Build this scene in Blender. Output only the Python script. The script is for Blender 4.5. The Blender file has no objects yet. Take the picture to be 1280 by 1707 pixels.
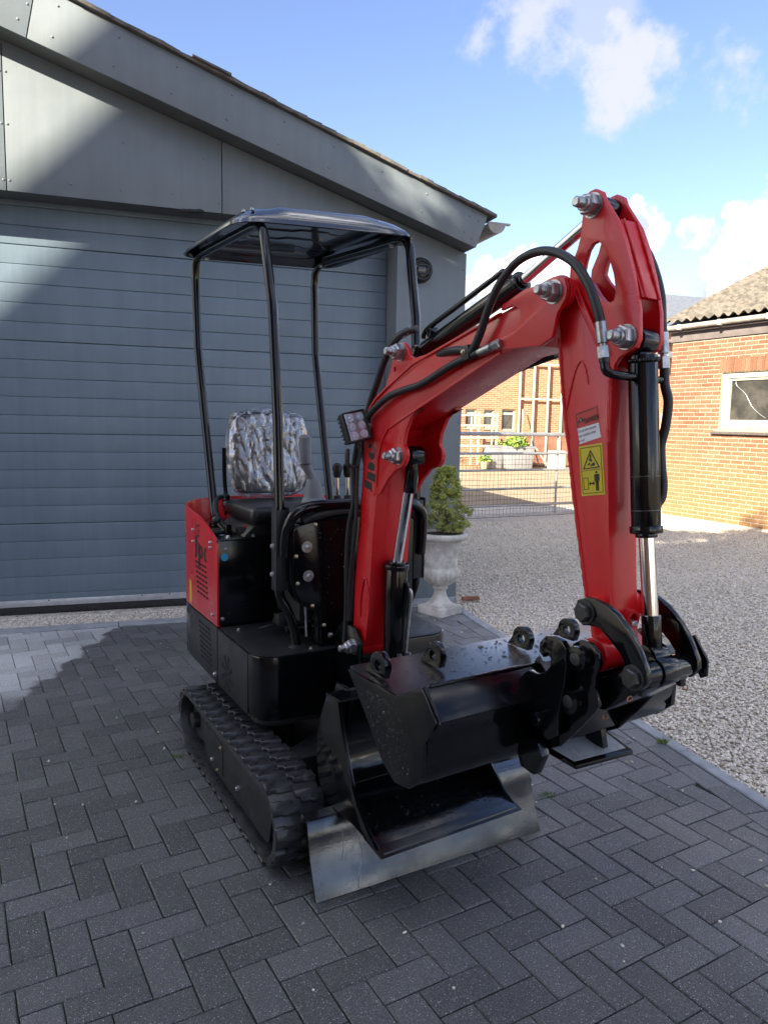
import bpy, bmesh, math, random
import numpy as np
from mathutils import Vector, Matrix, noise
from mathutils.geometry import tessellate_polygon
random.seed(7)
R = math.radians
SC = bpy.context.scene
COL = SC.collection

# ------------------------------------------------------------------ camera
cam_d = bpy.data.cameras.new('camera')
cam = bpy.data.objects.new('camera', cam_d); COL.objects.link(cam)
F = Vector((0.32111, 0.93927, -0.12107)); RI = Vector((0.94683, -0.32110, 0.02015)); UPV = Vector((0.01995, 0.12110, 0.99244))
m = Matrix((RI, UPV, -F)).transposed().to_4x4(); m.translation = (0, 0, 1.5)
cam.matrix_world = m
cam_d.sensor_fit = 'VERTICAL'; cam_d.sensor_height = 24.0; cam_d.lens = 1243 / 1707 * 24
cam_d.clip_start = .05; cam_d.clip_end = 900
SC.camera = cam

# ------------------------------------------------------------------ light
SUN = Vector((-1.5, -1.0, 1.0)).normalized()
SUN_EL = math.asin(SUN.z); SUN_AZ = math.atan2(SUN.x, SUN.y) % (2 * math.pi)
sun_d = bpy.data.lights.new('sun', 'SUN'); sun_d.energy = 4.3; sun_d.angle = R(.5); sun_d.color = (1, .90, .74)
sun = bpy.data.objects.new('sun', sun_d); COL.objects.link(sun)
sun.location = (-15, -10, 30); sun.rotation_euler = (-SUN).to_track_quat('-Z', 'Y').to_euler()

world = bpy.data.worlds.new('World'); SC.world = world; world.use_nodes = True
wn = world.node_tree; wn.nodes.clear()
def N(nt, t, **kw):
    n = nt.nodes.new(t)
    for k, v in kw.items():
        if k.startswith('i_'):
            n.inputs[k[2:].replace('_', ' ')].default_value = v
        else: setattr(n, k, v)
    return n
def L(nt, a, b): nt.links.new(a, b)
def MATH(nt, op, a=None, b=None, c=None, clamp=False):
    n = nt.nodes.new('ShaderNodeMath'); n.operation = op; n.use_clamp = clamp
    for i, v in enumerate((a, b, c)):
        if v is None: continue
        if isinstance(v, (int, float)): n.inputs[i].default_value = v
        else: nt.links.new(v, n.inputs[i])
    return n.outputs[0]
def VM(nt, op, a=None, b=None, out=0):
    n = nt.nodes.new('ShaderNodeVectorMath'); n.operation = op
    for i, v in enumerate((a, b)):
        if v is None: continue
        if isinstance(v, (tuple, Vector)): n.inputs[i].default_value = v
        elif isinstance(v, (int, float)): n.inputs[3].default_value = v
        else: nt.links.new(v, n.inputs[i])
    return n.outputs[out]
def SMOOTH(nt, v, a, b, x0=0., x1=1.):
    n = nt.nodes.new('ShaderNodeMapRange'); n.interpolation_type = 'SMOOTHSTEP'
    nt.links.new(v, n.inputs[0])
    for i, q in enumerate((a, b, x0, x1)): n.inputs[1 + i].default_value = q
    return n.outputs[0]
sky = N(wn, 'ShaderNodeTexSky', sky_type='NISHITA', sun_disc=False, sun_elevation=SUN_EL, sun_rotation=SUN_AZ, altitude=0, air_density=1.0, dust_density=.6, ozone_density=3.2)
tc = N(wn, 'ShaderNodeTexCoord')
D = VM(wn, 'NORMALIZE', tc.outputs['Generated'])
n1 = N(wn, 'ShaderNodeTexNoise', i_Scale=7.0, i_Detail=9.0, i_Roughness=.58); L(wn, D, n1.inputs['Vector'])
n2 = N(wn, 'ShaderNodeTexNoise', i_Scale=22.0, i_Detail=8.0, i_Roughness=.6); L(wn, D, n2.inputs['Vector'])
nv = MATH(wn, 'ADD', MATH(wn, 'SUBTRACT', n1.outputs[0], .5), MATH(wn, 'MULTIPLY', MATH(wn, 'SUBTRACT', n2.outputs[0], .5), .55))
def blob(c, r, soft, amp, dens):
    c = Vector(c).normalized()
    d = VM(wn, 'DISTANCE', D, tuple(c), out=1)
    e = MATH(wn, 'SUBTRACT', MATH(wn, 'DIVIDE', d, r), MATH(wn, 'MULTIPLY', nv, amp))
    return MATH(wn, 'MULTIPLY', SMOOTH(wn, e, 1.0 + soft * .2, 1.0 - soft, 0, 1), dens)
def union(lst):
    m_ = None
    for b_ in lst:
        o_ = blob(*b_); m_ = o_ if m_ is None else MATH(wn, 'MAXIMUM', m_, o_)
    return m_
wisp = union([((.423, .795, .440), .052, .9, 4.4, .8), ((.385, .822, .425), .038, .9, 4.4, .8), ((.548, .749, .380), .052, .9, 4.6, .9), ((.530, .770, .352), .034, .9, 4.4, .9), ((.612, .686, .393), .038, .9, 4.6, .8), ((.49, .75, .445), .05, 1., 4.4, .5)])
mask = union([((.665, .728, .125), .085, .4, 2.4, 1.0), ((.715, .675, .205), .068, .4, 2.8, 1.0), ((.632, .74, .222), .020, .7, 3.4, .8), ((.58, .79, .115), .08, .4, 2.4, 1.0), ((.578, .775, .232), .028, .6, 3.4, .9),
          ((.49, .85, .13), .075, .4, 2.0, 1.0), ((.419, .89, .115), .075, .4, 2.0, 1.0), ((.36, .92, .06), .09, .35, 2.0, 1.0)])
# added cloud over the unseen sky, cover raised to brighten the shade
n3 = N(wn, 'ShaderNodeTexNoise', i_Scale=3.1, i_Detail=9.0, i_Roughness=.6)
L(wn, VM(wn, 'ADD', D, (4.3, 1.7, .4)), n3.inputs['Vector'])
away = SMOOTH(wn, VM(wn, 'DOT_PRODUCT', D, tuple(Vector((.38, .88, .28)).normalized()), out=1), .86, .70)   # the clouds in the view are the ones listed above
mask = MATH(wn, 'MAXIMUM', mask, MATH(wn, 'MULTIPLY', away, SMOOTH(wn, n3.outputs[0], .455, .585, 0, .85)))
mix = N(wn, 'ShaderNodeMix', data_type='RGBA')
tint = N(wn, 'ShaderNodeMix', data_type='RGBA', blend_type='MULTIPLY'); tint.inputs['Factor'].default_value = 1
L(wn, sky.outputs[0], tint.inputs['A']); tint.inputs['B'].default_value = (.93, .82, .88, 1)       # even tint, takes green out of the sky colour
wmix = N(wn, 'ShaderNodeMix', data_type='RGBA'); L(wn, wisp, wmix.inputs['Factor']); L(wn, tint.outputs['Result'], wmix.inputs['A']); wmix.inputs['B'].default_value = (2.75, 2.8, 2.9, 1)
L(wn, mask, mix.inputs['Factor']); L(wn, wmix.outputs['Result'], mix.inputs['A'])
shade = N(wn, 'ShaderNodeMix', data_type='RGBA')
L(wn, SMOOTH(wn, MATH(wn, 'ADD', MATH(wn, 'MULTIPLY', n1.outputs[0], .5), MATH(wn, 'MULTIPLY', n2.outputs[0], .5)), .46, .68), shade.inputs['Factor'])
shade.inputs['A'].default_value = (2.5, 2.65, 2.9, 1); shade.inputs['B'].default_value = (27.0, 26.4, 25.4, 1)  # bright end lifted past white so the clouds fill the shade
L(wn, shade.outputs['Result'], mix.inputs['B'])
bg = N(wn, 'ShaderNodeBackground'); bg.inputs['Strength'].default_value = .072
L(wn, mix.outputs['Result'], bg.inputs['Color'])
wo = N(wn, 'ShaderNodeOutputWorld'); L(wn, bg.outputs[0], wo.inputs[0])

SC.view_settings.view_transform = 'Standard'; SC.view_settings.look = 'None'
SC.view_settings.exposure = 2.2; SC.view_settings.gamma = 1.0; SC.view_settings.use_curve_mapping = False
SC.render.engine = 'CYCLES'

# ------------------------------------------------------------------ materials
def mat(name, col, rough=.5, metal=0., coat=0., spec=None, noise_amt=0., noise_scale=6., bump=0., bump_scale=60., col2=None, detail=5., coords='Object', rvar=0., alpha=None, trans=0.):
    m = bpy.data.materials.new(name); m.use_nodes = True; nt = m.node_tree
    p = nt.nodes['Principled BSDF']
    p.inputs['Base Color'].default_value = (*col, 1); p.inputs['Roughness'].default_value = rough
    p.inputs['Metallic'].default_value = metal; p.inputs['Coat Weight'].default_value = coat; p.inputs['Coat Roughness'].default_value = .06
    p.inputs['Transmission Weight'].default_value = trans
    if spec is not None: p.inputs['Specular IOR Level'].default_value = spec
    if noise_amt or bump or rvar or col2:
        tcn = nt.nodes.new('ShaderNodeTexCoord'); v = tcn.outputs[coords]
        if coords == 'World':
            v = None
    if coords == 'World' or False: pass
    if noise_amt or col2:
        n = N(nt, 'ShaderNodeTexNoise', i_Scale=noise_scale, i_Detail=detail, i_Roughness=.62); L(nt, v, n.inputs['Vector'])
        mx = N(nt, 'ShaderNodeMix', data_type='RGBA')
        mx.inputs['A'].default_value = (*col, 1)
        c2 = col2 if col2 else tuple(c * (1 - noise_amt) for c in col)
        mx.inputs['B'].default_value = (*c2, 1)
        L(nt, SMOOTH(nt, n.outputs[0], .36, .66), mx.inputs['Factor']); L(nt, mx.outputs['Result'], p.inputs['Base Color'])
    if rvar:
        n = N(nt, 'ShaderNodeTexNoise', i_Scale=noise_scale * 1.7, i_Detail=6., i_Roughness=.6); L(nt, v, n.inputs['Vector'])
        L(nt, SMOOTH(nt, n.outputs[0], .3, .7, max(0.02, rough - rvar), rough + rvar), p.inputs['Roughness'])
    if bump:
        n = N(nt, 'ShaderNodeTexNoise', i_Scale=bump_scale, i_Detail=4., i_Roughness=.6); L(nt, v, n.inputs['Vector'])
        b = N(nt, 'ShaderNodeBump', i_Strength=1.0, i_Distance=bump); L(nt, n.outputs[0], b.inputs['Height']); L(nt, b.outputs[0], p.inputs['Normal'])
    if name == 'wet_black_paint': p.inputs['Coat Roughness'].default_value = .30; p.inputs['Coat IOR'].default_value = 1.8
    return m
def nodes(m): return m.node_tree, m.node_tree.nodes['Principled BSDF']

M = {}
M['red'] = mat('red_paint', (.62, .008, .012), .32, coat=.15, bump=.0002, bump_scale=70, rvar=.08, noise_scale=3)
M['black'] = mat('black_paint', (.0032, .0036, .0048), .14, coat=.0, bump=.00015, bump_scale=30, rvar=.06, noise_scale=4)
M['black_sat'] = mat('black_satin_paint', (.015, .0155, .017), .42, bump=.0004, bump_scale=60, rvar=.08)
M['rubber'] = mat('rubber', (.022, .022, .023), .62, bump=.0012, bump_scale=70, noise_amt=.35, noise_scale=12)
M['sky_sheen'] = mat('painted_sky_sheen', (.40, .42, .45), .3, col2=(.33, .35, .38), noise_scale=14, rvar=.1)  # pale colour stands in for sky mirrored in the jaw plate
M['wet_black'] = mat('wet_black_paint', (.008, .009, .012), .30, coat=.45, bump=.0003, bump_scale=38, rvar=.05, spec=.9, noise_scale=4)
M['roof_black'] = mat('canopy_black_paint', (.010, .011, .014), .24, coat=.8, spec=.8); M['roof_black'].node_tree.nodes['Principled BSDF'].inputs['Coat IOR'].default_value = 1.8
M['track'] = mat('track_rubber', (.024, .025, .028), .36, bump=.0010, bump_scale=55, col2=(.044, .045, .049), noise_scale=16, rvar=.12)
M['hose'] = mat('hose_rubber', (.018, .018, .020), .45, bump=.0003, bump_scale=220)
M['chrome'] = mat('chrome', (.78, .78, .80), .10, metal=1., rvar=.04)
M['zinc'] = mat('zinc_steel', (.52, .53, .54), .34, metal=.9, bump=.0003, bump_scale=240, noise_amt=.35, noise_scale=40)
M['brass'] = mat('yellow_zinc', (.62, .55, .36), .32, metal=.9, noise_amt=.3, noise_scale=80)
M['steel'] = mat('bare_steel', (.105, .11, .117), .20, metal=.9, col2=(.062, .065, .07), noise_scale=5, rvar=.10, bump=.0003, bump_scale=120)
M['dark_metal'] = mat('dark_bolt_steel', (.10, .10, .10), .4, metal=.8, noise_amt=.4, noise_scale=50)
M['grey_plastic'] = mat('grey_plastic', (.17, .18, .195), .5, bump=.0003, bump_scale=200)
M['black_plastic'] = mat('black_plastic', (.012, .012, .013), .42, bump=.0004, bump_scale=160)
M['vinyl'] = mat('black_vinyl', (.012, .012, .013), .36, bump=.0010, bump_scale=120)
M['slot_dark'] = mat('painted_slot_dark', (.003, .003, .003), .9)  # matte black painted in for the darkness inside openings
M['lens'] = mat('lamp_lens', (.66, .78, .86), .07, metal=.5)
M['seat_grey'] = mat('grey_seat_cloth', (.055, .053, .050), .6, bump=.0008, bump_scale=150)
M['lampbody'] = mat('lamp_reflector', (.36, .37, .39), .22, metal=.6)
M['yellow'] = mat('yellow_sticker', (.62, .50, .012), .38)
M['white_st'] = mat('white_sticker', (.72, .74, .76), .4)
M['ink'] = mat('black_ink', (.006, .006, .007), .45)
M['red_st'] = mat('red_sticker', (.52, .03, .028), .38)
M['blue_st'] = mat('blue_sticker', (.05, .35, .62), .4)
M['drop'] = mat('water_drop', (.9, .92, .95), .03, trans=1.)
M['clad'] = mat('blue_grey_cladding', (.176, .205, .218), .45, col2=(.156, .184, .198), noise_scale=1.6, bump=.0006, bump_scale=90, rvar=.08)
M['door'] = mat('door_blue_grey', (.152, .204, .246), .38, col2=(.136, .185, .225), noise_scale=2.2, bump=.0005, bump_scale=150, rvar=.07)
M['soffit'] = mat('soffit_board', (.10, .105, .108), .55, noise_amt=.15, noise_scale=4)
M['alu'] = mat('aluminium', (.62, .64, .66), .35, metal=.6, noise_amt=.15, noise_scale=20)
M['roofsheet'] = mat('fibre_cement', (.17, .155, .13), .9, col2=(.10, .095, .085), noise_scale=14, bump=.004, bump_scale=60)
M['gutter'] = mat('grey_gutter', (.40, .38, .34), .5, noise_amt=.25, noise_scale=9)
M['tileroof'] = mat('mossy_roof_sheet', (.165, .142, .112), .95, col2=(.075, .066, .052), noise_scale=9, bump=.006, bump_scale=40, detail=8)
M['mortar'] = mat('mortar', (.36, .30, .22), .95, noise_amt=.3, noise_scale=18, bump=.003, bump_scale=90)
M['wood_white'] = mat('cream_paint', (.50, .47, .36), .45, noise_amt=.08, noise_scale=9)
M['slate_sill'] = mat('dark_sill', (.10, .09, .08), .6, noise_amt=.3, noise_scale=20)
M['board'] = mat('brown_grey_board', (.16, .135, .125), .6, noise_amt=.2, noise_scale=7)
M['glass'] = mat('window_glass', (.035, .034, .030), .06, spec=.7, col2=(.075, .070, .060), noise_scale=3.5)
M['concrete'] = mat('pale_concrete', (.36, .38, .40), .7, col2=(.26, .275, .29), noise_scale=9, bump=.0015, bump_scale=160, detail=8)
M['stone'] = mat('urn_stone', (.66, .63, .57), .85, col2=(.42, .40, .35), noise_scale=11, bump=.002, bump_scale=110, detail=9)
M['soil'] = mat('soil', (.05, .035, .025), .95, bump=.01, bump_scale=60)
M['sand'] = mat('sandy_joint', (.018, .018, .018), .95, col2=(.05, .046, .04), noise_scale=30)
M['galv'] = mat('galvanised_steel', (.42, .44, .46), .42, metal=.6, noise_amt=.25, noise_scale=18)
M['wire'] = mat('rusty_wire', (.10, .085, .07), .6, metal=.4)
M['tub'] = mat('grey_tub', (.26, .26, .26), .55, noise_amt=.15, noise_scale=8)
M['wood'] = mat('weathered_timber', (.42, .33, .22), .8, noise_amt=.3, noise_scale=20)
M['twig'] = mat('twig', (.17, .13, .10), .9)
M['slate'] = mat('slate_roof', (.15, .165, .19), .55, noise_amt=.3, noise_scale=6)
M['rusty'] = mat('rust_panel', (.30, .13, .075), .85, noise_amt=.35, noise_scale=5)
M['yard'] = mat('yard_paving', (.34, .26, .165), .95, col2=(.26, .20, .13), noise_scale=1.3, bump=.003, bump_scale=40)
M['soilfar'] = mat('ground_soil', (.20, .17, .12), .95, noise_amt=.3, noise_scale=.4)

def leaf_mat(name, a, b):
    m = mat(name, a, .55); nt, p = nodes(m)
    oi = N(nt, 'ShaderNodeAttribute', attribute_name='tint'); mx = N(nt, 'ShaderNodeMix', data_type='RGBA')
    mx.inputs['A'].default_value = (*a, 1); mx.inputs['B'].default_value = (*b, 1)
    L(nt, oi.outputs['Fac'], mx.inputs['Factor']); L(nt, mx.outputs['Result'], p.inputs['Base Color'])
    p.inputs['Subsurface Weight'].default_value = 0.0
    return m
M['conifer'] = leaf_mat('conifer_needles', (.14, .20, .04), (.52, .54, .13))
M['leaf'] = leaf_mat('green_leaf', (.06, .15, .02), (.26, .38, .06))
M['treeleaf'] = leaf_mat('tree_leaf', (.03, .06, .015), (.09, .14, .03))
M['grass'] = leaf_mat('grass_blade', (.07, .15, .03), (.22, .32, .08))

def pebble_mat():
    m = mat('pebble', (.5, .48, .44), .6); nt, p = nodes(m)
    a = N(nt, 'ShaderNodeAttribute', attribute_name='tint'); cr = N(nt, 'ShaderNodeValToRGB')
    e = cr.color_ramp; e.elements[0].position = 0; e.elements[0].color = (.40, .35, .27, 1); e.elements[1].position = 1; e.elements[1].color = (.86, .80, .69, 1)
    for ps, c in ((.10, (.55, .50, .42, 1)), (.28, (.68, .61, .50, 1)), (.31, (.52, .40, .27, 1)), (.35, (.74, .67, .56, 1)), (.75, (.82, .75, .64, 1))):
        q = e.elements.new(ps); q.color = c
    L(nt, a.outputs['Fac'], cr.inputs[0]); L(nt, cr.outputs[0], p.inputs['Base Color'])
    return m
M['pebble'] = pebble_mat()
def gravel_mat():
    m = mat('gravel_bed', (.4, .38, .34), .85); nt, p = nodes(m)
    g = N(nt, 'ShaderNodeNewGeometry')
    v = N(nt, 'ShaderNodeTexVoronoi', i_Scale=62.0); L(nt, g.outputs['Position'], v.inputs['Vector'])
    sep = N(nt, 'ShaderNodeSeparateColor'); L(nt, v.outputs['Color'], sep.inputs[0])
    cr = N(nt, 'ShaderNodeValToRGB'); e = cr.color_ramp
    e.elements[0].position = 0; e.elements[0].color = (.36, .325, .27, 1); e.elements[1].position = 1; e.elements[1].color = (.84, .77, .66, 1)
    for ps, c in ((.15, (.58, .53, .44, 1)), (.4, (.70, .63, .52, 1))):
        q = e.elements.new(ps); q.color = c
    L(nt, sep.outputs[0], cr.inputs[0])
    nz = N(nt, 'ShaderNodeTexNoise', i_Scale=.9, i_Detail=4.); L(nt, g.outputs['Position'], nz.inputs['Vector'])
    mx = N(nt, 'ShaderNodeMix', data_type='RGBA', blend_type='MULTIPLY'); mx.inputs['Factor'].default_value = 1
    L(nt, cr.outputs[0], mx.inputs['A']); cc = N(nt, 'ShaderNodeCombineColor')
    sv = SMOOTH(nt, nz.outputs[0], .3, .7, .78, 1.0)
    for i in range(3): L(nt, sv, cc.inputs[i])
    L(nt, cc.outputs[0], mx.inputs['B']); L(nt, mx.outputs['Result'], p.inputs['Base Color'])
    b = N(nt, 'ShaderNodeBump', i_Strength=1., i_Distance=.012); b.invert = True
    L(nt, v.outputs['Distance'], b.inputs['Height']); L(nt, b.outputs[0], p.inputs['Normal'])
    return m
M['gravel'] = gravel_mat()
def paver_mat():
    m = mat('paver_concrete', (.06, .062, .068), .62); nt, p = nodes(m)
    g = N(nt, 'ShaderNodeNewGeometry'); P = g.outputs['Position']
    oi = N(nt, 'ShaderNodeAttribute', attribute_name='tint')
    oj = N(nt, 'ShaderNodeObjectInfo')
    sp = N(nt, 'ShaderNodeTexVoronoi', i_Scale=190.0, i_Randomness=1.0); L(nt, P, sp.inputs['Vector'])
    spc = N(nt, 'ShaderNodeSeparateColor'); L(nt, sp.outputs['Color'], spc.inputs[0])
    speck = MATH(nt, 'MULTIPLY', SMOOTH(nt, spc.outputs[0], .86, .94), SMOOTH(nt, sp.outputs['Distance'], .42, .18))
    sp2 = N(nt, 'ShaderNodeTexVoronoi', i_Scale=430.0); L(nt, P, sp2.inputs['Vector'])
    sc2 = N(nt, 'ShaderNodeSeparateColor'); L(nt, sp2.outputs['Color'], sc2.inputs[0])
    speck2 = MATH(nt, 'MULTIPLY', SMOOTH(nt, sc2.outputs[1], .72, .95), SMOOTH(nt, sp2.outputs['Distance'], .55, .2))
    speck = MATH(nt, 'MAXIMUM', speck, MATH(nt, 'MULTIPLY', speck2, .75))
    fine = N(nt, 'ShaderNodeTexNoise', i_Scale=210.0, i_Detail=4., i_Roughness=.7); L(nt, P, fine.inputs['Vector'])
    big = N(nt, 'ShaderNodeTexNoise', i_Scale=1.1, i_Detail=5.); L(nt, P, big.inputs['Vector'])
    sx = N(nt, 'ShaderNodeSeparateXYZ'); L(nt, P, sx.inputs[0])
    # dust: the strip towards the kerb and the drained corner by the door have dried
    nb = MATH(nt, 'MULTIPLY', MATH(nt, 'SUBTRACT', big.outputs[0], .5), 1.3)
    dry1 = SMOOTH(nt, MATH(nt, 'ADD', sx.outputs['X'], nb), 1.5, 2.5)
    dn = N(nt, 'ShaderNodeTexNoise', i_Scale=5., i_Detail=3.); L(nt, P, dn.inputs['Vector'])
    edge = MATH(nt, 'ADD', MATH(nt, 'ADD', MATH(nt, 'MULTIPLY', sx.outputs['X'], -.94), MATH(nt, 'MULTIPLY', sx.outputs['Y'], .34)), MATH(nt, 'MULTIPLY', MATH(nt, 'SUBTRACT', dn.outputs[0], .5), .34))
    dry2 = MATH(nt, 'MULTIPLY', SMOOTH(nt, edge, 1.95, 2.0), SMOOTH(nt, sx.outputs['Y'], 3.9, 4.4))
    dry = MATH(nt, 'MAXIMUM', MATH(nt, 'MULTIPLY', dry1, .20), dry2)
    base = N(nt, 'ShaderNodeMix', data_type='RGBA'); base.inputs['A'].default_value = (.099, .101, .101, 1); base.inputs['B'].default_value = (.40, .405, .41, 1)
    L(nt, dry, base.inputs['Factor'])
    val = MATH(nt, 'MULTIPLY', MATH(nt, 'ADD', MATH(nt, 'MULTIPLY', MATH(nt, 'FRACT', MATH(nt, 'ADD', oj.outputs['Random'], oi.outputs['Fac'])), .48), .76), SMOOTH(nt, fine.outputs[0], .3, .7, .55, 1.5))
    val = MATH(nt, 'MULTIPLY', val, SMOOTH(nt, big.outputs[0], .3, .7, .85, 1.15))
    vm = N(nt, 'ShaderNodeVectorMath', operation='SCALE'); L(nt, base.outputs['Result'], vm.inputs[0]); L(nt, val, vm.inputs[3])
    mx = N(nt, 'ShaderNodeMix', data_type='RGBA'); L(nt, speck, mx.inputs['Factor']); L(nt, vm.outputs[0], mx.inputs['A']); mx.inputs['B'].default_value = (.52, .52, .52, 1)
    L(nt, mx.outputs['Result'], p.inputs['Base Color'])
    rr = N(nt, 'ShaderNodeTexNoise', i_Scale=2.3, i_Detail=4.); L(nt, P, rr.inputs['Vector'])
    L(nt, MATH(nt, 'ADD', SMOOTH(nt, rr.outputs[0], .35, .65, .42, .62), MATH(nt, 'MULTIPLY', dry, .25)), p.inputs['Roughness'])
    b = N(nt, 'ShaderNodeBump', i_Strength=.8, i_Distance=.0026); L(nt, fine.outputs[0], b.inputs['Height']); L(nt, b.outputs[0], p.inputs['Normal'])
    return m
M['paver'] = paver_mat()
def brick_obj_mat():
    m = mat('brick', (.42, .16, .07), .9); nt, p = nodes(m)
    oj = N(nt, 'ShaderNodeObjectInfo'); a = N(nt, 'ShaderNodeAttribute', attribute_name='tint')
    f = MATH(nt, 'FRACT', MATH(nt, 'ADD', oj.outputs['Random'], a.outputs['Fac']))
    cr = N(nt, 'ShaderNodeValToRGB'); e = cr.color_ramp
    e.elements[0].position = 0; e.elements[0].color = (.165, .064, .033, 1); e.elements[1].position = 1; e.elements[1].color = (.24, .115, .064, 1)
    q = e.elements.new(.45); q.color = (.20, .085, .044, 1)
    L(nt, f, cr.inputs[0])
    g = N(nt, 'ShaderNodeNewGeometry')
    nz = N(nt, 'ShaderNodeTexNoise', i_Scale=55., i_Detail=5.); L(nt, g.outputs['Position'], nz.inputs['Vector'])
    sx = N(nt, 'ShaderNodeSeparateXYZ'); L(nt, g.outputs['Position'], sx.inputs[0])
    n4 = N(nt, 'ShaderNodeTexNoise', i_Scale=1.6, i_Detail=5.); L(nt, g.outputs['Position'], n4.inputs['Vector'])
    low_tone = MATH(nt, 'MULTIPLY', SMOOTH(nt, MATH(nt, 'ADD', sx.outputs['Z'], MATH(nt, 'MULTIPLY', n4.outputs[0], 1.6)), 2.6, 1.1), .55)  # mixes in a yellower brick tone towards the bottom
    m1 = N(nt, 'ShaderNodeMix', data_type='RGBA'); L(nt, low_tone, m1.inputs['Factor']); L(nt, cr.outputs[0], m1.inputs['A']); m1.inputs['B'].default_value = (.27, .165, .058, 1)
    vm = N(nt, 'ShaderNodeVectorMath', operation='SCALE'); L(nt, m1.outputs['Result'], vm.inputs[0]); L(nt, SMOOTH(nt, nz.outputs[0], .3, .7, .8, 1.15), vm.inputs[3])
    L(nt, vm.outputs[0], p.inputs['Base Color'])
    b = N(nt, 'ShaderNodeBump', i_Strength=.8, i_Distance=.004); L(nt, nz.outputs[0], b.inputs['Height']); L(nt, b.outputs[0], p.inputs['Normal'])
    return m
M['brick'] = brick_obj_mat()
def brick_wall_mat(name, axis_u=0):
    m = mat(name, (.42, .17, .08), .9); nt, p = nodes(m)
    t = N(nt, 'ShaderNodeTexCoord'); s = N(nt, 'ShaderNodeSeparateXYZ'); L(nt, t.outputs['Object'], s.inputs[0])
    c = N(nt, 'ShaderNodeCombineXYZ'); L(nt, MATH(nt, 'ADD', s.outputs['X'], s.outputs['Y']), c.inputs[0]); L(nt, s.outputs['Z'], c.inputs[1])
    br = N(nt, 'ShaderNodeTexBrick', i_Scale=1.0, i_Mortar_Size=.007, i_Brick_Width=.225, i_Row_Height=.068, i_Bias=.0)
    br.inputs['Color1'].default_value = (.30, .115, .052, 1); br.inputs['Color2'].default_value = (.38, .175, .088, 1); br.inputs['Mortar'].default_value = (.45, .35, .24, 1)
    L(nt, c.outputs[0], br.inputs['Vector']); L(nt, br.outputs['Color'], p.inputs['Base Color'])
    b = N(nt, 'ShaderNodeBump', i_Strength=.7, i_Distance=.008); b.invert = True; L(nt, br.outputs['Fac'], b.inputs['Height']); L(nt, b.outputs[0], p.inputs['Normal'])
    return m
M['render'] = mat('white_render', (.70, .68, .64), .9, noise_amt=.1, noise_scale=3)
def streaks(m, amt):
    nt, p = nodes(m); src = p.inputs['Base Color'].links[0].from_socket
    t = N(nt, 'ShaderNodeTexCoord'); mp = N(nt, 'ShaderNodeMapping'); mp.inputs['Scale'].default_value = (9, 9, .55); L(nt, t.outputs['Object'], mp.inputs['Vector'])
    n = N(nt, 'ShaderNodeTexNoise', i_Scale=1.6, i_Detail=6., i_Roughness=.65); L(nt, mp.outputs[0], n.inputs['Vector'])
    s = N(nt, 'ShaderNodeVectorMath', operation='SCALE'); L(nt, src, s.inputs[0]); L(nt, SMOOTH(nt, n.outputs[0], .34, .66, 1 - amt, 1 + amt * .6), s.inputs[3]); L(nt, s.outputs[0], p.inputs['Base Color'])
streaks(M['door'], .07); streaks(M['clad'], .045)
M['brickwall'] = brick_wall_mat('brick_wall')
def film_mat():
    m = bpy.data.materials.new('clear_plastic_film'); m.use_nodes = True; nt = m.node_tree; nt.nodes.clear()
    tr = N(nt, 'ShaderNodeBsdfTransparent'); gl = N(nt, 'ShaderNodeBsdfGlossy', i_Roughness=.23); gl.inputs['Color'].default_value = (.95, .96, 1, 1)
    df = N(nt, 'ShaderNodeBsdfDiffuse'); df.inputs['Color'].default_value = (.62, .63, .66, 1)
    t = N(nt, 'ShaderNodeTexCoord')
    mp = N(nt, 'ShaderNodeMapping'); mp.inputs['Scale'].default_value = (1.0, 1.0, .45); mp.inputs['Rotation'].default_value = (0, .5, 0); L(nt, t.outputs['Object'], mp.inputs['Vector'])
    n = N(nt, 'ShaderNodeTexNoise', i_Scale=8.0, i_Detail=3.0, i_Roughness=.42, i_Distortion=1.1); L(nt, mp.outputs[0], n.inputs['Vector'])
    ridge = MATH(nt, 'ABSOLUTE', MATH(nt, 'SUBTRACT', n.outputs[0], .5))
    b = N(nt, 'ShaderNodeBump', i_Strength=1., i_Distance=.028); L(nt, ridge, b.inputs['Height']); L(nt, b.outputs[0], gl.inputs['Normal'])
    lw = N(nt, 'ShaderNodeLayerWeight', i_Blend=.35); L(nt, b.outputs[0], lw.inputs['Normal'])
    m1 = N(nt, 'ShaderNodeMixShader'); L(nt, MATH(nt, 'ADD', MATH(nt, 'MULTIPLY', lw.outputs['Facing'], .55), .20, clamp=True), m1.inputs[0]); L(nt, tr.outputs[0], m1.inputs[1]); L(nt, gl.outputs[0], m1.inputs[2])
    m2 = N(nt, 'ShaderNodeMixShader'); L(nt, SMOOTH(nt, ridge, .03, .0, .06, .30), m2.inputs[0]); L(nt, m1.outputs[0], m2.inputs[1]); L(nt, df.outputs[0], m2.inputs[2])
    o = N(nt, 'ShaderNodeOutputMaterial'); L(nt, m2.outputs[0], o.inputs[0])
    return m
M['film'] = film_mat()

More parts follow.
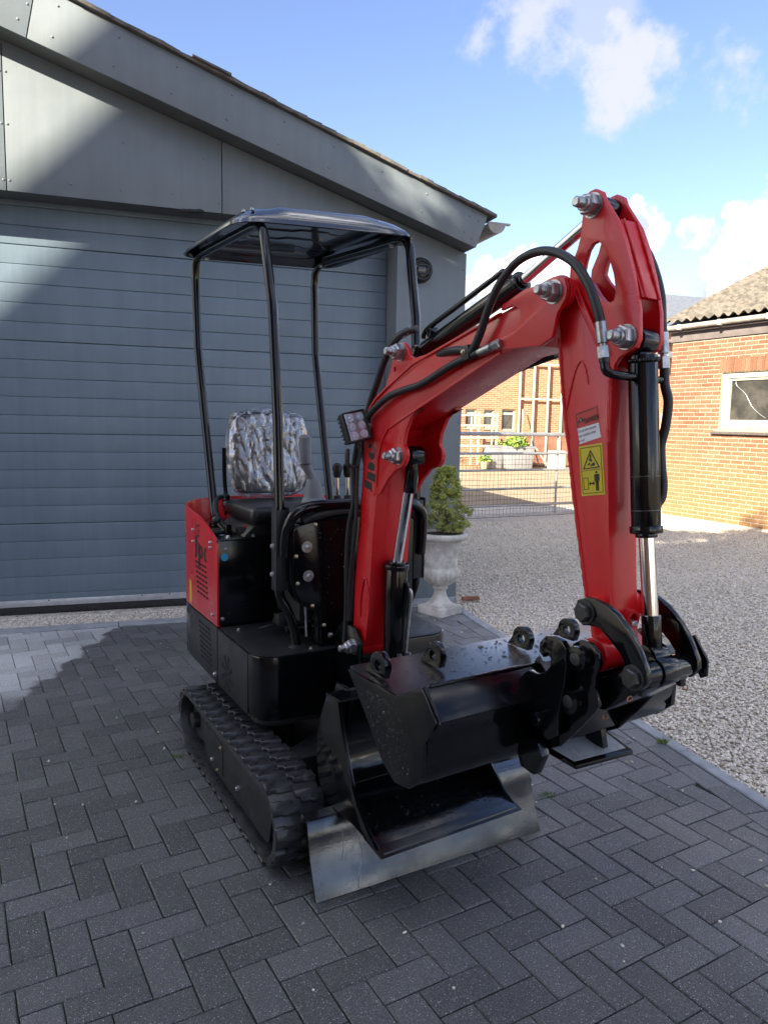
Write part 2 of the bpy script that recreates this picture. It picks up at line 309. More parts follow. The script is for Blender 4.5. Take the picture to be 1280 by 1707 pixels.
# ------------------------------------------------------------------ mesh helpers
def V(*a): return Vector(a)
def basis(n):
    n = Vector(n).normalized(); a = Vector((0, 0, 1)) if abs(n.z) < .9 else Vector((1, 0, 0))
    u = n.cross(a).normalized(); return u, n.cross(u).normalized(), n
class MB:
    def __init__(self): self.bm = bmesh.new()
    def box(self, c, s, rot=None):
        mt = Matrix.Translation(Vector(c)) @ (rot.to_4x4() if rot is not None else Matrix.Identity(4)) @ Matrix.Diagonal((s[0], s[1], s[2], 1))
        bmesh.ops.create_cube(self.bm, size=1, matrix=mt); return self
    def span(self, a, b): # axis-aligned box from corner to corner
        a, b = Vector(a), Vector(b); return self.box((a + b) / 2, [abs(q) for q in (b - a)])
    def prism(self, pts, fn, t0, t1, holes=()):
        # fn(a, b, t) -> point ; polygon pts extruded from t0 to t1
        loops = [list(pts)] + [list(h) for h in holes]
        tess = None
        if holes: tess = tessellate_polygon([[Vector((p[0], p[1], 0)) for p in l] for l in loops])
        flat = [p for l in loops for p in l]
        v0 = [self.bm.verts.new(fn(p[0], p[1], t0)) for p in flat]; v1 = [self.bm.verts.new(fn(p[0], p[1], t1)) for p in flat]
        def face(vs):
            try: self.bm.faces.new(vs)
            except ValueError: pass
        if tess:
            for t in tess: face([v0[i] for i in t]); face([v1[i] for i in reversed(t)])
        else: face(v0); face(list(reversed(v1)))
        k = 0
        for l in loops:
            n = len(l)
            for i in range(n):
                a, b = k + i, k + (i + 1) % n
                face([v0[a], v1[a], v1[b], v0[b]])
            k += n
        return self
    def cyl(self, a, b, r, r2=None, seg=20, cap=True):
        a, b = Vector(a), Vector(b); u, w, n = basis(b - a); r2 = r if r2 is None else r2
        ra = [self.bm.verts.new(a + (u * math.cos(2 * math.pi * i / seg) + w * math.sin(2 * math.pi * i / seg)) * r) for i in range(seg)]
        rb = [self.bm.verts.new(b + (u * math.cos(2 * math.pi * i / seg) + w * math.sin(2 * math.pi * i / seg)) * r2) for i in range(seg)]
        for i in range(seg): self.bm.faces.new([ra[i], ra[(i + 1) % seg], rb[(i + 1) % seg], rb[i]])
        if cap: self.bm.faces.new(list(reversed(ra))); self.bm.faces.new(rb)
        return self
    def lathe(self, prof, o, axis, seg=24, lobes=0, amp=None):
        u, w, n = basis(axis); o = Vector(o); rings = []
        for k, (r, h) in enumerate(prof):
            ring = []
            for i in range(seg):
                t = 2 * math.pi * i / seg; rr = r
                if lobes and amp and amp[k]: rr = r * (1 + amp[k] * (abs(math.cos(t * lobes / 2)) - .5))
                ring.append(self.bm.verts.new(o + n * h + (u * math.cos(t) + w * math.sin(t)) * max(rr, 1e-4)))
            rings.append(ring)
        for a, b in zip(rings, rings[1:]):
            for i in range(seg): self.bm.faces.new([a[i], a[(i + 1) % seg], b[(i + 1) % seg], b[i]])
        self.bm.faces.new(list(reversed(rings[0]))); self.bm.faces.new(rings[-1])
        return self
    def tube(self, pts, r, seg=12, smooth=0, cap=True, wob=0.):
        P = [Vector(p) for p in pts]
        if smooth: P = spline(P, smooth)
        n = len(P); T = [(P[min(i + 1, n - 1)] - P[max(i - 1, 0)]).normalized() for i in range(n)]
        u = basis(T[0])[0]; rings = []
        for i in range(n):
            u = (u - T[i] * u.dot(T[i])).normalized(); w = T[i].cross(u)
            if isinstance(r, (list, tuple)):
                q = i / (n - 1) * (len(r) - 1); j = min(int(q), len(r) - 2); rr = r[j] + (r[j + 1] - r[j]) * (q - j)
            else: rr = r
            if wob: rr *= 1 + random.uniform(-wob, wob)
            rings.append([self.bm.verts.new(P[i] + (u * math.cos(2 * math.pi * k / seg) + w * math.sin(2 * math.pi * k / seg)) * rr) for k in range(seg)])
        for a, b in zip(rings, rings[1:]):
            for k in range(seg): self.bm.faces.new([a[k], a[(k + 1) % seg], b[(k + 1) % seg], b[k]])
        if cap: self.bm.faces.new(list(reversed(rings[0]))); self.bm.faces.new(rings[-1])
        return self
    def ball(self, c, r, seg=14, s=(1, 1, 1)):
        bmesh.ops.create_uvsphere(self.bm, u_segments=seg, v_segments=max(6, seg // 2 + 1), radius=r, matrix=Matrix.Translation(Vector(c)) @ Matrix.Diagonal((*s, 1))); return self
    def quad(self, *p):
        self.bm.faces.new([self.bm.verts.new(Vector(q)) for q in p]); return self
    def done(self, bevel=0., seg=2, ang=28):
        bm = self.bm; bmesh.ops.remove_doubles(bm, verts=bm.verts, dist=1e-5); bmesh.ops.recalc_face_normals(bm, faces=bm.faces)
        if bevel:
            es = [e for e in bm.edges if len(e.link_faces) == 2 and e.calc_face_angle(0) > R(ang)]
            if es: bmesh.ops.bevel(bm, geom=es, offset=bevel, segments=seg, affect='EDGES', profile=.6, clamp_overlap=True)
        return bm
def spline(P, k):
    out = []; n = len(P)
    for i in range(n - 1):
        p0, p1, p2, p3 = P[max(i - 1, 0)], P[i], P[i + 1], P[min(i + 2, n - 1)]
        for j in range(k):
            t = j / k
            out.append(.5 * ((2 * p1) + (p2 - p0) * t + (2 * p0 - 5 * p1 + 4 * p2 - p3) * t * t + (3 * p1 - p0 - 3 * p2 + p3) * t ** 3))
    out.append(P[-1]); return out
def to_mesh(name, mb, m, bevel=0., smooth=32, seg=2):
    bm = mb.done(bevel, seg); me = bpy.data.meshes.new(name); bm.to_mesh(me); bm.free()
    me.materials.append(M[m] if isinstance(m, str) else m)
    if smooth:
        me.shade_smooth(); me.set_sharp_from_angle(angle=R(smooth))
    return me
def link(name, data, parent=None):
    o = bpy.data.objects.new(name, data); COL.objects.link(o)
    if parent is not None: o.parent = parent
    return o
def part(name, mb, m, parent=None, bevel=0., smooth=32, label=None, seg=2):
    o = link(name, to_mesh(name, mb, m, bevel, smooth, seg), parent)
    if label: o['label'] = label
    return o
def thing(name, label, cat, loc=(0, 0, 0), rz=0., group=None):
    o = bpy.data.objects.new(name, None); COL.objects.link(o); o.location = loc; o.rotation_euler = (0, 0, rz); o.empty_display_size = .2
    o['label'] = label; o['category'] = cat
    if group: o['group'] = group
    return o
def tag(o, label=None, cat=None, kind=None, group=None):
    for k, v in (('label', label), ('category', cat), ('kind', kind), ('group', group)):
        if v: o[k] = v
    return o
def numpy_mesh(name, verts, faces, m, tint=None, smooth=False):
    me = bpy.data.meshes.new(name); nv, nf = len(verts), len(faces); k = faces.shape[1]
    me.vertices.add(nv); me.vertices.foreach_set('co', np.ascontiguousarray(verts, dtype=np.float32).ravel())
    me.loops.add(nf * k); me.loops.foreach_set('vertex_index', np.ascontiguousarray(faces, dtype=np.int32).ravel())
    me.polygons.add(nf); me.polygons.foreach_set('loop_start', np.arange(0, nf * k, k, dtype=np.int32))
    me.update(calc_edges=True)
    if tint is not None:
        a = me.attributes.new('tint', 'FLOAT', 'POINT'); a.data.foreach_set('value', np.ascontiguousarray(tint, dtype=np.float32))
    me.materials.append(M[m]); 
    if smooth: me.shade_smooth()
    me.validate(); return me

# ------------------------------------------------------------------ ground, paving, gravel
def sheet(name, pts, z, m):
    mb = MB(); mb.bm.faces.new([mb.bm.verts.new((x, y, z)) for x, y in pts])
    return tag(part(name, mb, m, smooth=0), kind='structure')
sheet('ground', [(-300, -300), (300, -300), (300, 300), (-300, 300)], -.09, 'soilfar')
KX = lambda y: 2.362 + .033 * (y - 2.2)          # inner edge of the kerb
sheet('gravel_bed', [(KX(-4) + .05, -4), (9.6, -4), (9.6, 10.4), (9.0, 12.2), (2.66, 12.2), (2.66, 5.75), (KX(5.75) + .05, 5.75)], -.022, 'gravel')
sheet('yard', [(2.66, 11.9), (9.0, 11.9), (9.0, 10.8), (60, 18), (60, 60), (-20, 60), (-20, 16), (2.66, 16)], -.03, 'yard')
pavement = sheet('pavement', [(-9, -6), (KX(-6) + .02, -6), (KX(5.8) + .02, 5.8), (-9, 5.8)], -.012, 'sand')

def in_view(p, mx=.1):
    d = Vector(p) - cam.location; z = d.dot(F)
    if z < .2: return False
    x = 1243 * d.dot(RI) / z; y = 1243 * d.dot(UPV) / z
    return abs(x) < 640 * (1 + mx) + 60 and abs(y) < 853 * (1 + mx) + 60
U = .1028
A0 = Vector((1.2805, 1.9025, 0)); E1 = Vector((.2, -.98, 0)).normalized(); E2 = Vector((E1.y * -1, E1.x, 0))
def clip(poly, f):          # keep the side where f >= 0
    out = []
    for i in range(len(poly)):
        a, b = poly[i], poly[(i + 1) % len(poly)]; fa, fb = f(a), f(b)
        if fa >= 0: out.append(a)
        if (fa >= 0) != (fb >= 0): out.append(a + (b - a) * (fa / (fa - fb)))
    return out
def area(p): return abs(sum(p[i].x * p[(i + 1) % len(p)].y - p[(i + 1) % len(p)].x * p[i].y for i in range(len(p)))) / 2
def slab_into(verts, faces, tint, poly, h, dz, tx, ty, tv, gap=.0018, ch=.0040):
    c = sum(poly, Vector()) / len(poly)
    def inset(d):
        n = len(poly); out = []
        for i in range(n):
            p, q, r = poly[i - 1], poly[i], poly[(i + 1) % n]
            e1 = (q - p).normalized(); e2 = (r - q).normalized(); nn = Vector((-e1.y, e1.x, 0)) + Vector((-e2.y, e2.x, 0))
            l = nn.length
            if l < 1e-4: out.append(q); continue
            nn /= l; k = max(.35, nn.dot(Vector((-e1.y, e1.x, 0)))); out.append(q + nn * (d / k))
        return out
    b = len(verts); n = len(poly)
    for d, z in ((gap, -h), (gap, -ch * .8), (gap + ch, 0)):
        for p in inset(d): verts.append((p.x, p.y, z + dz + (p.x - c.x) * tx + (p.y - c.y) * ty)); tint.append(tv)
    for k in (0, 1):
        for i in range(n): faces.append((b + k * n + i, b + k * n + (i + 1) % n, b + (k + 1) * n + (i + 1) % n, b + (k + 1) * n + i))
    faces.append(tuple(range(b + 2 * n, b + 3 * n)))
def ngon_obj(name, verts, faces, tint, m, parent):
    me = bpy.data.meshes.new(name); me.from_pydata(verts, [], faces)
    a = me.attributes.new('tint', 'FLOAT', 'POINT'); a.data.foreach_set('value', np.array(tint, dtype=np.float32))
    me.materials.append(M[m]); return link(name, me, parent)
BX = lambda y: KX(y) - .112                        # border course line
full = {}
for key, (w, l) in {'h': (2 * U, U), 'b': (U, 2 * U)}.items():
    vs, fs, ti = [], [], []
    slab_into(vs, fs, ti, [V(-w / 2, -l / 2, 0), V(w / 2, -l / 2, 0), V(w / 2, l / 2, 0), V(-w / 2, l / 2, 0)], .05, 0, 0, 0, 0.)
    me = bpy.data.meshes.new('paver'); me.from_pydata(vs, [], fs); me.attributes.new('tint', 'FLOAT', 'POINT'); me.materials.append(M['paver']); full[key] = me
cand = []
rg = random.Random(3)
for i in range(-70, 70):
    for j in range(-70, 70):
        k = (i - j) % 4
        if k == 0: dims = (2, 1)
        elif k == 3: dims = (1, 2)
        else: continue
        p0 = A0 + E1 * (i * U) + E2 * (j * U)
        poly = [p0, p0 + E1 * dims[0] * U, p0 + E1 * dims[0] * U + E2 * dims[1] * U, p0 + E2 * dims[1] * U]
        c = (poly[0] + poly[2]) / 2
        if c.y < -1.0 or c.y > 5.8 or c.x < -4.2: continue
        q = clip(clip(poly, lambda p: BX(p.y) - p.x), lambda p: 5.53 - p.y)
        if len(q) < 3 or area(q) < .0022: continue
        cand.append((c.length + (0 if in_view((c.x, c.y, 0), 0) and c.y > .3 else 100), c, dims, q, area(q) > .98 * 2 * U * U))
for k in range(-6, 56):                              # border course along the kerb
    y = .3 + k * .2056
    if y > 5.6: break
    q = [V(BX(y), y, 0), V(KX(y), y, 0), V(KX(y + .2056), y + .2056, 0), V(BX(y + .2056), y + .2056, 0)]
    c = (q[0] + q[2]) / 2
    cand.append((c.length + (0 if in_view((c.x, c.y, 0), 0) else 100), c, None, q, False))
cand.sort(key=lambda t: t[0])
vs, fs, ti = [], [], []
rot1 = math.atan2(E1.y, E1.x)
for n_, (d_, c, dims, q, whole) in enumerate(cand):
    dz = rg.gauss(0, .0009); tx, ty = rg.gauss(0, .006), rg.gauss(0, .006); tv = rg.random()
    if n_ < 299 and whole:
        o = link('paver', full['h' if dims[0] == 2 else 'b'], pavement); o.location = (c.x, c.y, dz); o.rotation_euler = (ty * .6, -tx * .6, rot1 + rg.gauss(0, .006))
    elif n_ < 299:
        a, b, t = [], [], []; slab_into(a, b, t, [p - c for p in q], .05, 0, tx, ty, 0.)
        o = ngon_obj('paver', a, b, t, 'paver', pavement); o.location = (c.x, c.y, dz)
    else: slab_into(vs, fs, ti, q, .05, dz, tx, ty, tv)
o = ngon_obj('pavers', vs, fs, ti, 'paver', pavement); tag(o, kind='stuff')

kerb = MB(); kerb.span((0, 0, -.2), (.01, .01, -.19)); 
def kerb_run(name, segs, label):
    root = None
    for s in segs:
        vs, fs, ti = [], [], []
        slab_into(vs, fs, ti, s, .14, .006, 0, 0, 0., gap=.0025, ch=.006)
        if root is None: root = tag(ngon_obj(name, vs, fs, ti, 'concrete', None), kind='structure')
        else: ngon_obj('kerb_stone', vs, fs, ti, 'concrete', root)
kerb_run('kerb', [[V(KX(y), y, 0), V(KX(y) + .072, y, 0), V(KX(y + 1) + .072, y + 1, 0), V(KX(y + 1), y + 1, 0)] for y in (-.32, .68, 1.68, 2.68, 3.68, 4.68)], '')
kerb_run('door_kerb', [[V(x, 5.533, 0), V(x + 1, 5.533, 0), V(x + 1, 5.66, 0), V(x, 5.66, 0)] for x in (-2.1, -1.1, -.1, .9)], '')
sheet('door_strip', [(-4, 5.66), (2.05, 5.66), (2.05, 6.2), (-4, 6.2)], -.006, 'gravel')
sheet('wall_footing', [(1.9, 5.53), (2.5, 5.53), (2.66, 5.80), (1.9, 5.80)], .001, 'concrete')

# gravel: separate pebbles near the camera, the bed material takes over behind
ico = bmesh.new(); bmesh.ops.create_icosphere(ico, subdivisions=1, radius=1.0)
IV = np.array([v.co[:] for v in ico.verts]); IF = np.array([[v.index for v in f.verts] for f in ico.faces]); ico.free()
def pebbles(name, P, size, rng, m='pebble', parent=None, flat=.62):
    n = len(P); s = size * rng.uniform(.6, 1.35, n)
    sc = np.stack([s * rng.uniform(.85, 1.35, n), s * rng.uniform(.7, 1.0, n), s * rng.uniform(flat * .8, flat * 1.25, n)], 1)
    jit = 1 + rng.normal(0, .10, (n, len(IV), 1))
    v = IV[None] * jit * sc[:, None, :]
    a, b = rng.uniform(0, 2 * np.pi, n), rng.normal(0, .45, n)
    ca, sa, cb, sb = np.cos(a)[:, None], np.sin(a)[:, None], np.cos(b)[:, None], np.sin(b)[:, None]
    x, y, z = v[..., 0], v[..., 1], v[..., 2]
    y, z = y * cb - z * sb, y * sb + z * cb
    x, y = x * ca - y * sa, x * sa + y * ca
    v = np.stack([x, y, z], -1) + P[:, None, :]
    f = (IF[None] + (np.arange(n) * len(IV))[:, None, None]).reshape(-1, 3)
    me = numpy_mesh(name, v.reshape(-1, 3), f, m, np.repeat(rng.uniform(0, 1, n), len(IV)), smooth=True)
    return tag(link(name, me, parent), kind='stuff')
rng = np.random.default_rng(5)
P = rng.uniform((2.43, .6, 0), (9.3, 10.3, 0), (420000, 3))
dist = np.hypot(P[:, 0], P[:, 1])
keep = (P[:, 0] > 2.437 + .033 * (P[:, 1] - 2.2)) & ~((P[:, 0] < 2.68) & (P[:, 1] > 5.75)) & (rng.uniform(0, 1, len(P)) < np.clip((4.2 / dist) ** 1.7, 0, 1) * .98)
d3 = P - np.array([0, 0, 1.5]); zz = d3 @ np.array(F); xx = 1243 * (d3 @ np.array(RI)) / zz; yy = 1243 * (d3 @ np.array(UPV)) / zz
keep &= (zz > .3) & (np.abs(xx) < 680) & (np.abs(yy) < 890)
P = P[keep][:88000]; P[:, 2] = -.014 + rng.normal(0, .0035, len(P))
pebbles('gravel', P, .0086, rng)
Q = rng.uniform((-2.2, 5.67, 0), (2.0, 5.95, 0), (5200, 3)); Q[:, 2] = -.002
pebbles('door_gravel', Q, .0075, rng)
q = np.array([(rng.uniform(-1, 2.3), rng.uniform(.9, 5.2), .003) for _ in range(190)]); q[:, 0] = np.where(rng.uniform(0, 1, 190) < .6, 2.3 - rng.exponential(.45, 190), q[:, 0])
pebbles('stray_pebbles', q, .0052, rng)

def blades(name, c, n, rad, h, m='grass', w=.003, parent=None, label=None, cat=None):
    vv, ff, tt = [], [], []
    for _ in range(n):
        a = random.uniform(0, 6.28); r = rad * random.random() ** .6; x, y = c[0] + r * math.cos(a), c[1] + r * math.sin(a) * .5
        b = random.uniform(0, 6.28); hh = h * random.uniform(.4, 1); lx, ly = random.gauss(0, .5) * hh, random.gauss(0, .5) * hh
        k = len(vv); dx, dy = math.cos(b) * w, math.sin(b) * w
        vv += [(x - dx, y - dy, c[2]), (x + dx, y + dy, c[2]), (x + lx, y + ly, c[2] + hh)]; ff.append((k, k + 1, k + 2)); tt += [random.random()] * 3
    return link(name, numpy_mesh(name, np.array(vv), np.array(ff), m, tt), parent)
tag(blades('grass_tuft', (1.585, 2.50, -.004), 60, .045, .018), 'small tuft of grass in a paver joint right of the dozer blade', 'grass')
tag(blades('grass_tuft', (.17, 3.28, -.004), 50, .04, .018), 'small tuft of grass in a paver joint beside the rubber track', 'grass')
tag(blades('kerb_weed', (2.375, 2.78, .004), 60, .03, .03), 'tiny weed growing on the edge of the kerb', 'weed')
tag(blades('gravel_weed', (4.3, 5.4, -.01), 120, .12, .03), 'low weed sprouting in the middle of the gravel', 'weed')

# ------------------------------------------------------------------ garage
G = thing('garage', 'blue-grey garage building with wide sectional door and sloping fascia', 'building', (2.655, 5.8, 0))
GO = Vector((2.655, 5.8, 0))
def gp(name, mb, m, bevel=0., par=None, **k): 
    for v in mb.bm.verts: v.co -= GO
    return part(name, mb, m, par or G, bevel, **k)
zb = lambda x: 3.943 - .314 * (x + .726)
zt = lambda x: 4.157 - .338 * (x + .279)
FXZ = lambda y0: (lambda a, b, t: Vector((a, y0 + t, b)))
gp('side_wall', MB().span((2.45, 5.84, -.1), (2.65, 16, 2.98)), 'clad')
gp('rear_wall', MB().span((-9, 15.8, -.1), (2.44, 16, 2.98)), 'clad')
gp('pier_panel', MB().prism([(2.054, -.05), (2.655, -.05), (2.655, zb(2.655) - .004), (2.054, zb(2.054) - .004)], FXZ(5.8), 0, .03), 'clad', .002)
gp('door_jamb', MB().span((2.054, 5.832, -.05), (2.10, 6.12, 3.2)), 'clad')
for a, b in ((-4.6, -.7515), (-.7445, .6765), (.6825, 2.052)):
    gp('cladding_panel', MB().prism([(a, 2.992), (b, 2.992), (b, zb(b) - .004), (a, zb(a) - .004)], FXZ(5.8), 0, .012), 'clad', .0015)
gp('backing_board', MB().prism([(-4.6, 2.999), (2.05, 2.999), (2.05, 3.05), (-4.6, zb(-4.6) - .1)], FXZ(5.814), 0, .03), 'slot_dark')
gp('lintel', MB().span((-4.6, 5.85, 2.999), (2.05, 6.14, 3.3)), 'soffit')
for a, b in ((-5.6, -.545), (-.538, 2.69)):
    t0, t1 = (a, b) if a < -1 else (a + .067, 2.737)
    tt0 = a if a < -1 else a + .067
    tb = b + (.067 if b < 0 else 0)
    if b < 0: pts = [(a, zb(a)), (b - .032, zb(b - .032)), (b + .035, zt(b + .035)), (a, zt(a))]
    else: pts = [(a - .032, zb(a - .032)), (2.642, zb(2.642)), (2.737, zt(2.737)), (a + .035, zt(a + .035))]
    gp('fascia_board', MB().prism(pts, FXZ(5.6), 0, .014), 'clad', .0015)
gp('soffit', MB().prism([(-5.6, zb(-5.6) + .002), (2.64, zb(2.64) + .002), (2.64, zb(2.64) + .016), (-5.6, zb(-5.6) + .016)], FXZ(5.615), 0, .35), 'soffit')
# ragged fibre-cement roof sheets on top
mb = MB()
xs = [-6 + i * .11 for i in range(81)]
for i in range(80):
    x0, x1 = xs[i], min(xs[i + 1], 2.81); j0 = random.uniform(0, .012); yy0 = 5.565 + random.uniform(-.006, .008)
    mb.prism([(x0, zt(x0) + .008), (x1, zt(x1) + .008), (x1, zt(x1) + .026 + j0), (x0, zt(x0) + .026 + random.uniform(0, .012))], FXZ(yy0), 0, 10.4)
gp('roof', mb, 'roofsheet')
gp('roof_far_slope', MB().prism([(-6.0, zt(-6) + .01), (-13.5, 3.3), (-13.5, 3.34), (-6.0, zt(-6) + .05)], FXZ(5.57), 0, 10.4), 'roofsheet')
gp('roof_patch', MB().prism([(.46, zt(.46) + .03), (.72, zt(.72) + .03), (.72, zt(.72) + .046), (.46, zt(.46) + .04)], FXZ(5.545), 0, .5), 'roofsheet')
gp('far_gable_wall', MB().prism([(-13, -.1), (-4.62, -.1), (-4.62, zb(-4.62)), (-6, zb(-6)), (-13, 3.2)], FXZ(5.8), 0, .2), 'clad')
# gutter along the right eave
prof = [(2.745 + .075 - .075 * math.cos(t), 3.085 - .075 * math.sin(t)) for t in [math.pi * i / 10 for i in range(11)]]
inner = [(2.745 + .075 - .068 * math.cos(t), 3.085 - .068 * math.sin(t)) for t in [math.pi * i / 10 for i in range(11)]][::-1]
gut = gp('gutter', MB().prism(prof + inner, FXZ(5.60), 0, 10.3), 'gutter')
gp('gutter_end', MB().prism(prof, FXZ(5.597), 0, .004), 'gutter', par=None)
gp('gutter_lip', MB().span((2.745, 5.596, 3.083), (2.94, 5.63, 3.098)), 'gutter', .003)
# door
DY = 6.05
door = gp('garage_door', MB().span((-4.6, DY + .03, .0), (2.056, DY + .07, 3.2)), 'door')
zl = .020 + .669; k = 0
zlist = []
for s in range(-1, 4):
    for r in range(5): zlist.append((.0180 + .669 * (s + 1) + r * .1338 - .669 + .669, r))
slat = {}
for s in range(5):
    for r in range(5):
        z0 = .018 + .669 * s + r * .1338
        if s == 0 and r == 0: z0a = .105
        else: z0a = z0
        z1 = z0 + .1338
        if z0 > 3.1: continue
        g0 = .0022 if r == 0 else .0007; g1 = .0022 if r == 4 else .0007
        mb = MB().prism([(0, z0a + g0), (-.0195, z0a + g0), (-.022, z0a + g0 + .003), (-.022, z1 - g1 - .004), (-.0185, z1 - g1), (.02, z1 - g1), (.02, z0a + g0)], lambda a, b, t: Vector((-4.6 + t, DY + .02 + a, b)), 0, 6.65)
        gp('door_slat', mb, 'door', .0012, par=door, smooth=40)
gp('bottom_rail', MB().span((-4.6, DY - .006, .058), (2.05, DY + .03, .108)), 'alu', .002, par=door)
gp('rubber_seal', MB().span((-4.6, DY - .002, .004), (2.05, DY + .03, .0575)), 'rubber', .008, par=door)
mb = MB()
for x in (-.6, .07, .28): mb.cyl((x, DY - .008, .1), (x, DY - .004, .1), .006)
tag(gp('rail_screws', mb, 'dark_metal', par=door), kind='stuff')
# rivets: one joined part
mb = MB()
def rivet(x, z, y, r=.0085): mb.lathe([(r, 0), (r * .9, .003), (r * .5, .005), (.0005, .0055)], (x, y, z), (0, -1, 0), 8)
for x in (-.765, -.728, .66, .70):
    for z in (3.06, 3.42, 3.75):
        if z < zb(x) - .1: rivet(x, z, 5.8)
for x, z in ((-.35, 3.08), (-.02, 3.08), (.33, 3.09), (.0, 3.4), (.1, 3.6), (1.1, 3.06), (1.5, 3.06), (1.45, 3.2), (.55, 3.36), (2.08, 2.59), (2.08, 2.2), (2.63, 2.75), (2.63, 2.3), (2.63, 1.5), (2.09, 1.5), (2.3, 1.9)): rivet(x, z, 5.8)
for i in range(9):
    x = -.42 + i * .37; rivet(x, zb(x) + .08, 5.6); x += .04; rivet(x, zt(x) - .07, 5.6)
rivet(2.66, 3.09, 5.6); rivet(2.60, 2.95, 5.6); rivet(-.62, 4.0, 5.6); rivet(-.56, 4.1, 5.6)
tag(gp('rivets', mb, 'clad'), kind='stuff')
gp('torn_sealant', MB().ball((.47, 5.795, 2.985), .03, 8, (2.2, .5, .5)).ball((.52, 5.79, 2.99), .02, 8, (1.6, .6, .7)).ball((.41, 5.795, 2.984), .018, 8, (1.5, .6, .7)), 'rubber')
# bulkhead lamp on the pier
WL = thing('wall_lamp', 'round black bulkhead lamp on the garage pier beside the door', 'lamp', (2.245, 5.80, 2.71))
part('lamp_body', MB().lathe([(.10, 0), (.10, .025), (.092, .05), (.078, .062), (.07, .062), (.066, .05), (.001, .05)], (0, 0, 0), (0, -1, 0), 28), 'black_plastic', WL)
part('lamp_glass', MB().lathe([(.064, .051), (.05, .066), (.03, .073), (.001, .075)], (0, 0, 0), (0, -1, 0), 20), 'glass', WL)
mb = MB()
for z in (-.032, .032): mb.box((0, -.082, z), (.125, .012, .012))
mb.box((-.045, -.082, 0), (.012, .012, .08)).box((.045, -.082, 0), (.012, .012, .08))
part('lamp_guard', mb, 'black_plastic', WL, .002)
tag(part('broken_brick', MB().box((0, 0, 0), (.15, .05, .03)), 'rusty', None, .006), 'broken reddish brick lying at the foot of the garage corner', 'brick').location = (2.73, 5.66, .012)

# ------------------------------------------------------------------ brick outbuilding on the right
BR_ = thing('brick_outbuilding', 'orange brick outbuilding with corrugated roof and one cream framed window', 'building', (8.734, 10.638, 0), math.atan2(-.990, .139))
LXZ = lambda y0: (lambda a, b, t: Vector((a, y0 + t, b)))
wall_h = 2.91
wx0, wx1, wz0, wz1 = 1.035, 2.75, 1.511, 2.362
wall = part('wall', MB().prism([(.004, -.1), (9, -.1), (9, wall_h), (.004, wall_h)], LXZ(.0), 0, .3, holes=[[(wx0, wz0), (wx0, wz1), (wx1, wz1), (wx1, wz0)]]), 'mortar', BR_, smooth=0)
part('end_wall', MB().prism([(.004, -.1), (.004, 2.91), (2.6, 4.05), (5.2, 2.91), (5.2, -.1)], lambda a, b, t: Vector((.0045 + t, a + .296, b)), 0, .25), 'mortar', BR_, smooth=0)
bw, bh_, bl = .2185, .0672, .205
bme = to_mesh('brick', MB().box((0, 0, 0), (.2075, .06, .0510)), 'brick', .003, 0, 1)
rows = int(2.905 / bh_)
brs = []
for r in range(rows):
    z = r * bh_ + bh_ / 2
    for c in range(-1, 14):
        x0 = c * bw + (bw / 2 if r % 2 else 0); x1 = x0 + bw; a, b = max(x0, .003), min(x1, 2.75)
        if b - a < .03: continue
        segs = [(a, b)]
        if wz0 - .095 < z < wz1 + .20:
            l_, r_ = (.955, 9) if z < wz0 else ((wx0, wx1) if z < wz1 else (.985, 9))
            segs = [(p, q_) for p, q_ in ((a, min(b, l_)), (max(a, r_), b)) if q_ - p > .03]
        for p, q_ in segs: brs.append(((p + q_) / 2, z, q_ - p))
brs.sort(key=lambda t: t[0] * -1)
vs, fs, ti = [], [], []
for n_, (x, z, w) in enumerate(brs):
    y = -.004 + random.gauss(0, .0012)
    if n_ < 280 or (n_ < 420 and False):
        o = link('brick', bme, wall); o.location = (x, y + .0275, z); o.scale = ((w - .0135) / .2075, 1, 1); o.rotation_euler = (random.gauss(0, .004), random.gauss(0, .004), random.gauss(0, .004))
    else:
        k = len(vs); h = .0255; tv = random.random()
        for yy_ in (y + .03, y - .006):
            for sx_, sz_ in ((-1, -1), (1, -1), (1, 1), (-1, 1)): vs.append((x + sx_ * (w - .0135) / 2, yy_ + .0035, z + sz_ * h)); ti.append(tv)
        for f in ((4, 5, 6, 7), (0, 1, 5, 4), (1, 2, 6, 5), (2, 3, 7, 6), (3, 0, 4, 7)): fs.append(tuple(k + i for i in f))
# course of upright bricks above the window
x = .99; 
while x < 2.75:
    k = len(vs); tv = random.random(); y = -.007 + random.gauss(0, .001)
    for yy_ in (.03, y - .004):
        for sx_, sz_ in ((0, 2.372), (.0555, 2.372), (.0555, 2.575), (0, 2.575)): vs.append((x + sx_, yy_, sz_)); ti.append(tv)
    for f in ((4, 5, 6, 7), (0, 1, 5, 4), (1, 2, 6, 5), (2, 3, 7, 6), (3, 0, 4, 7)): fs.append(tuple(k + i for i in f))
    x += .0667
tag(ngon_obj('bricks', vs, fs, ti, 'brick', wall), kind='stuff')
win = part('window', MB().prism([(wx0, wz0), (wx1, wz0), (wx1, wz1), (wx0, wz1)], LXZ(.03), 0, .07, holes=[[(wx0 + .10, wz0 + .085), (wx0 + .10, wz1 - .085), (wx1 - .10, wz1 - .085), (wx1 - .10, wz0 + .085)]]), 'wood_white', BR_, .004)
part('pane', MB().span((wx0 + .095, .075, wz0 + .08), (wx1 - .095, .081, wz1 - .08)), 'glass', win)
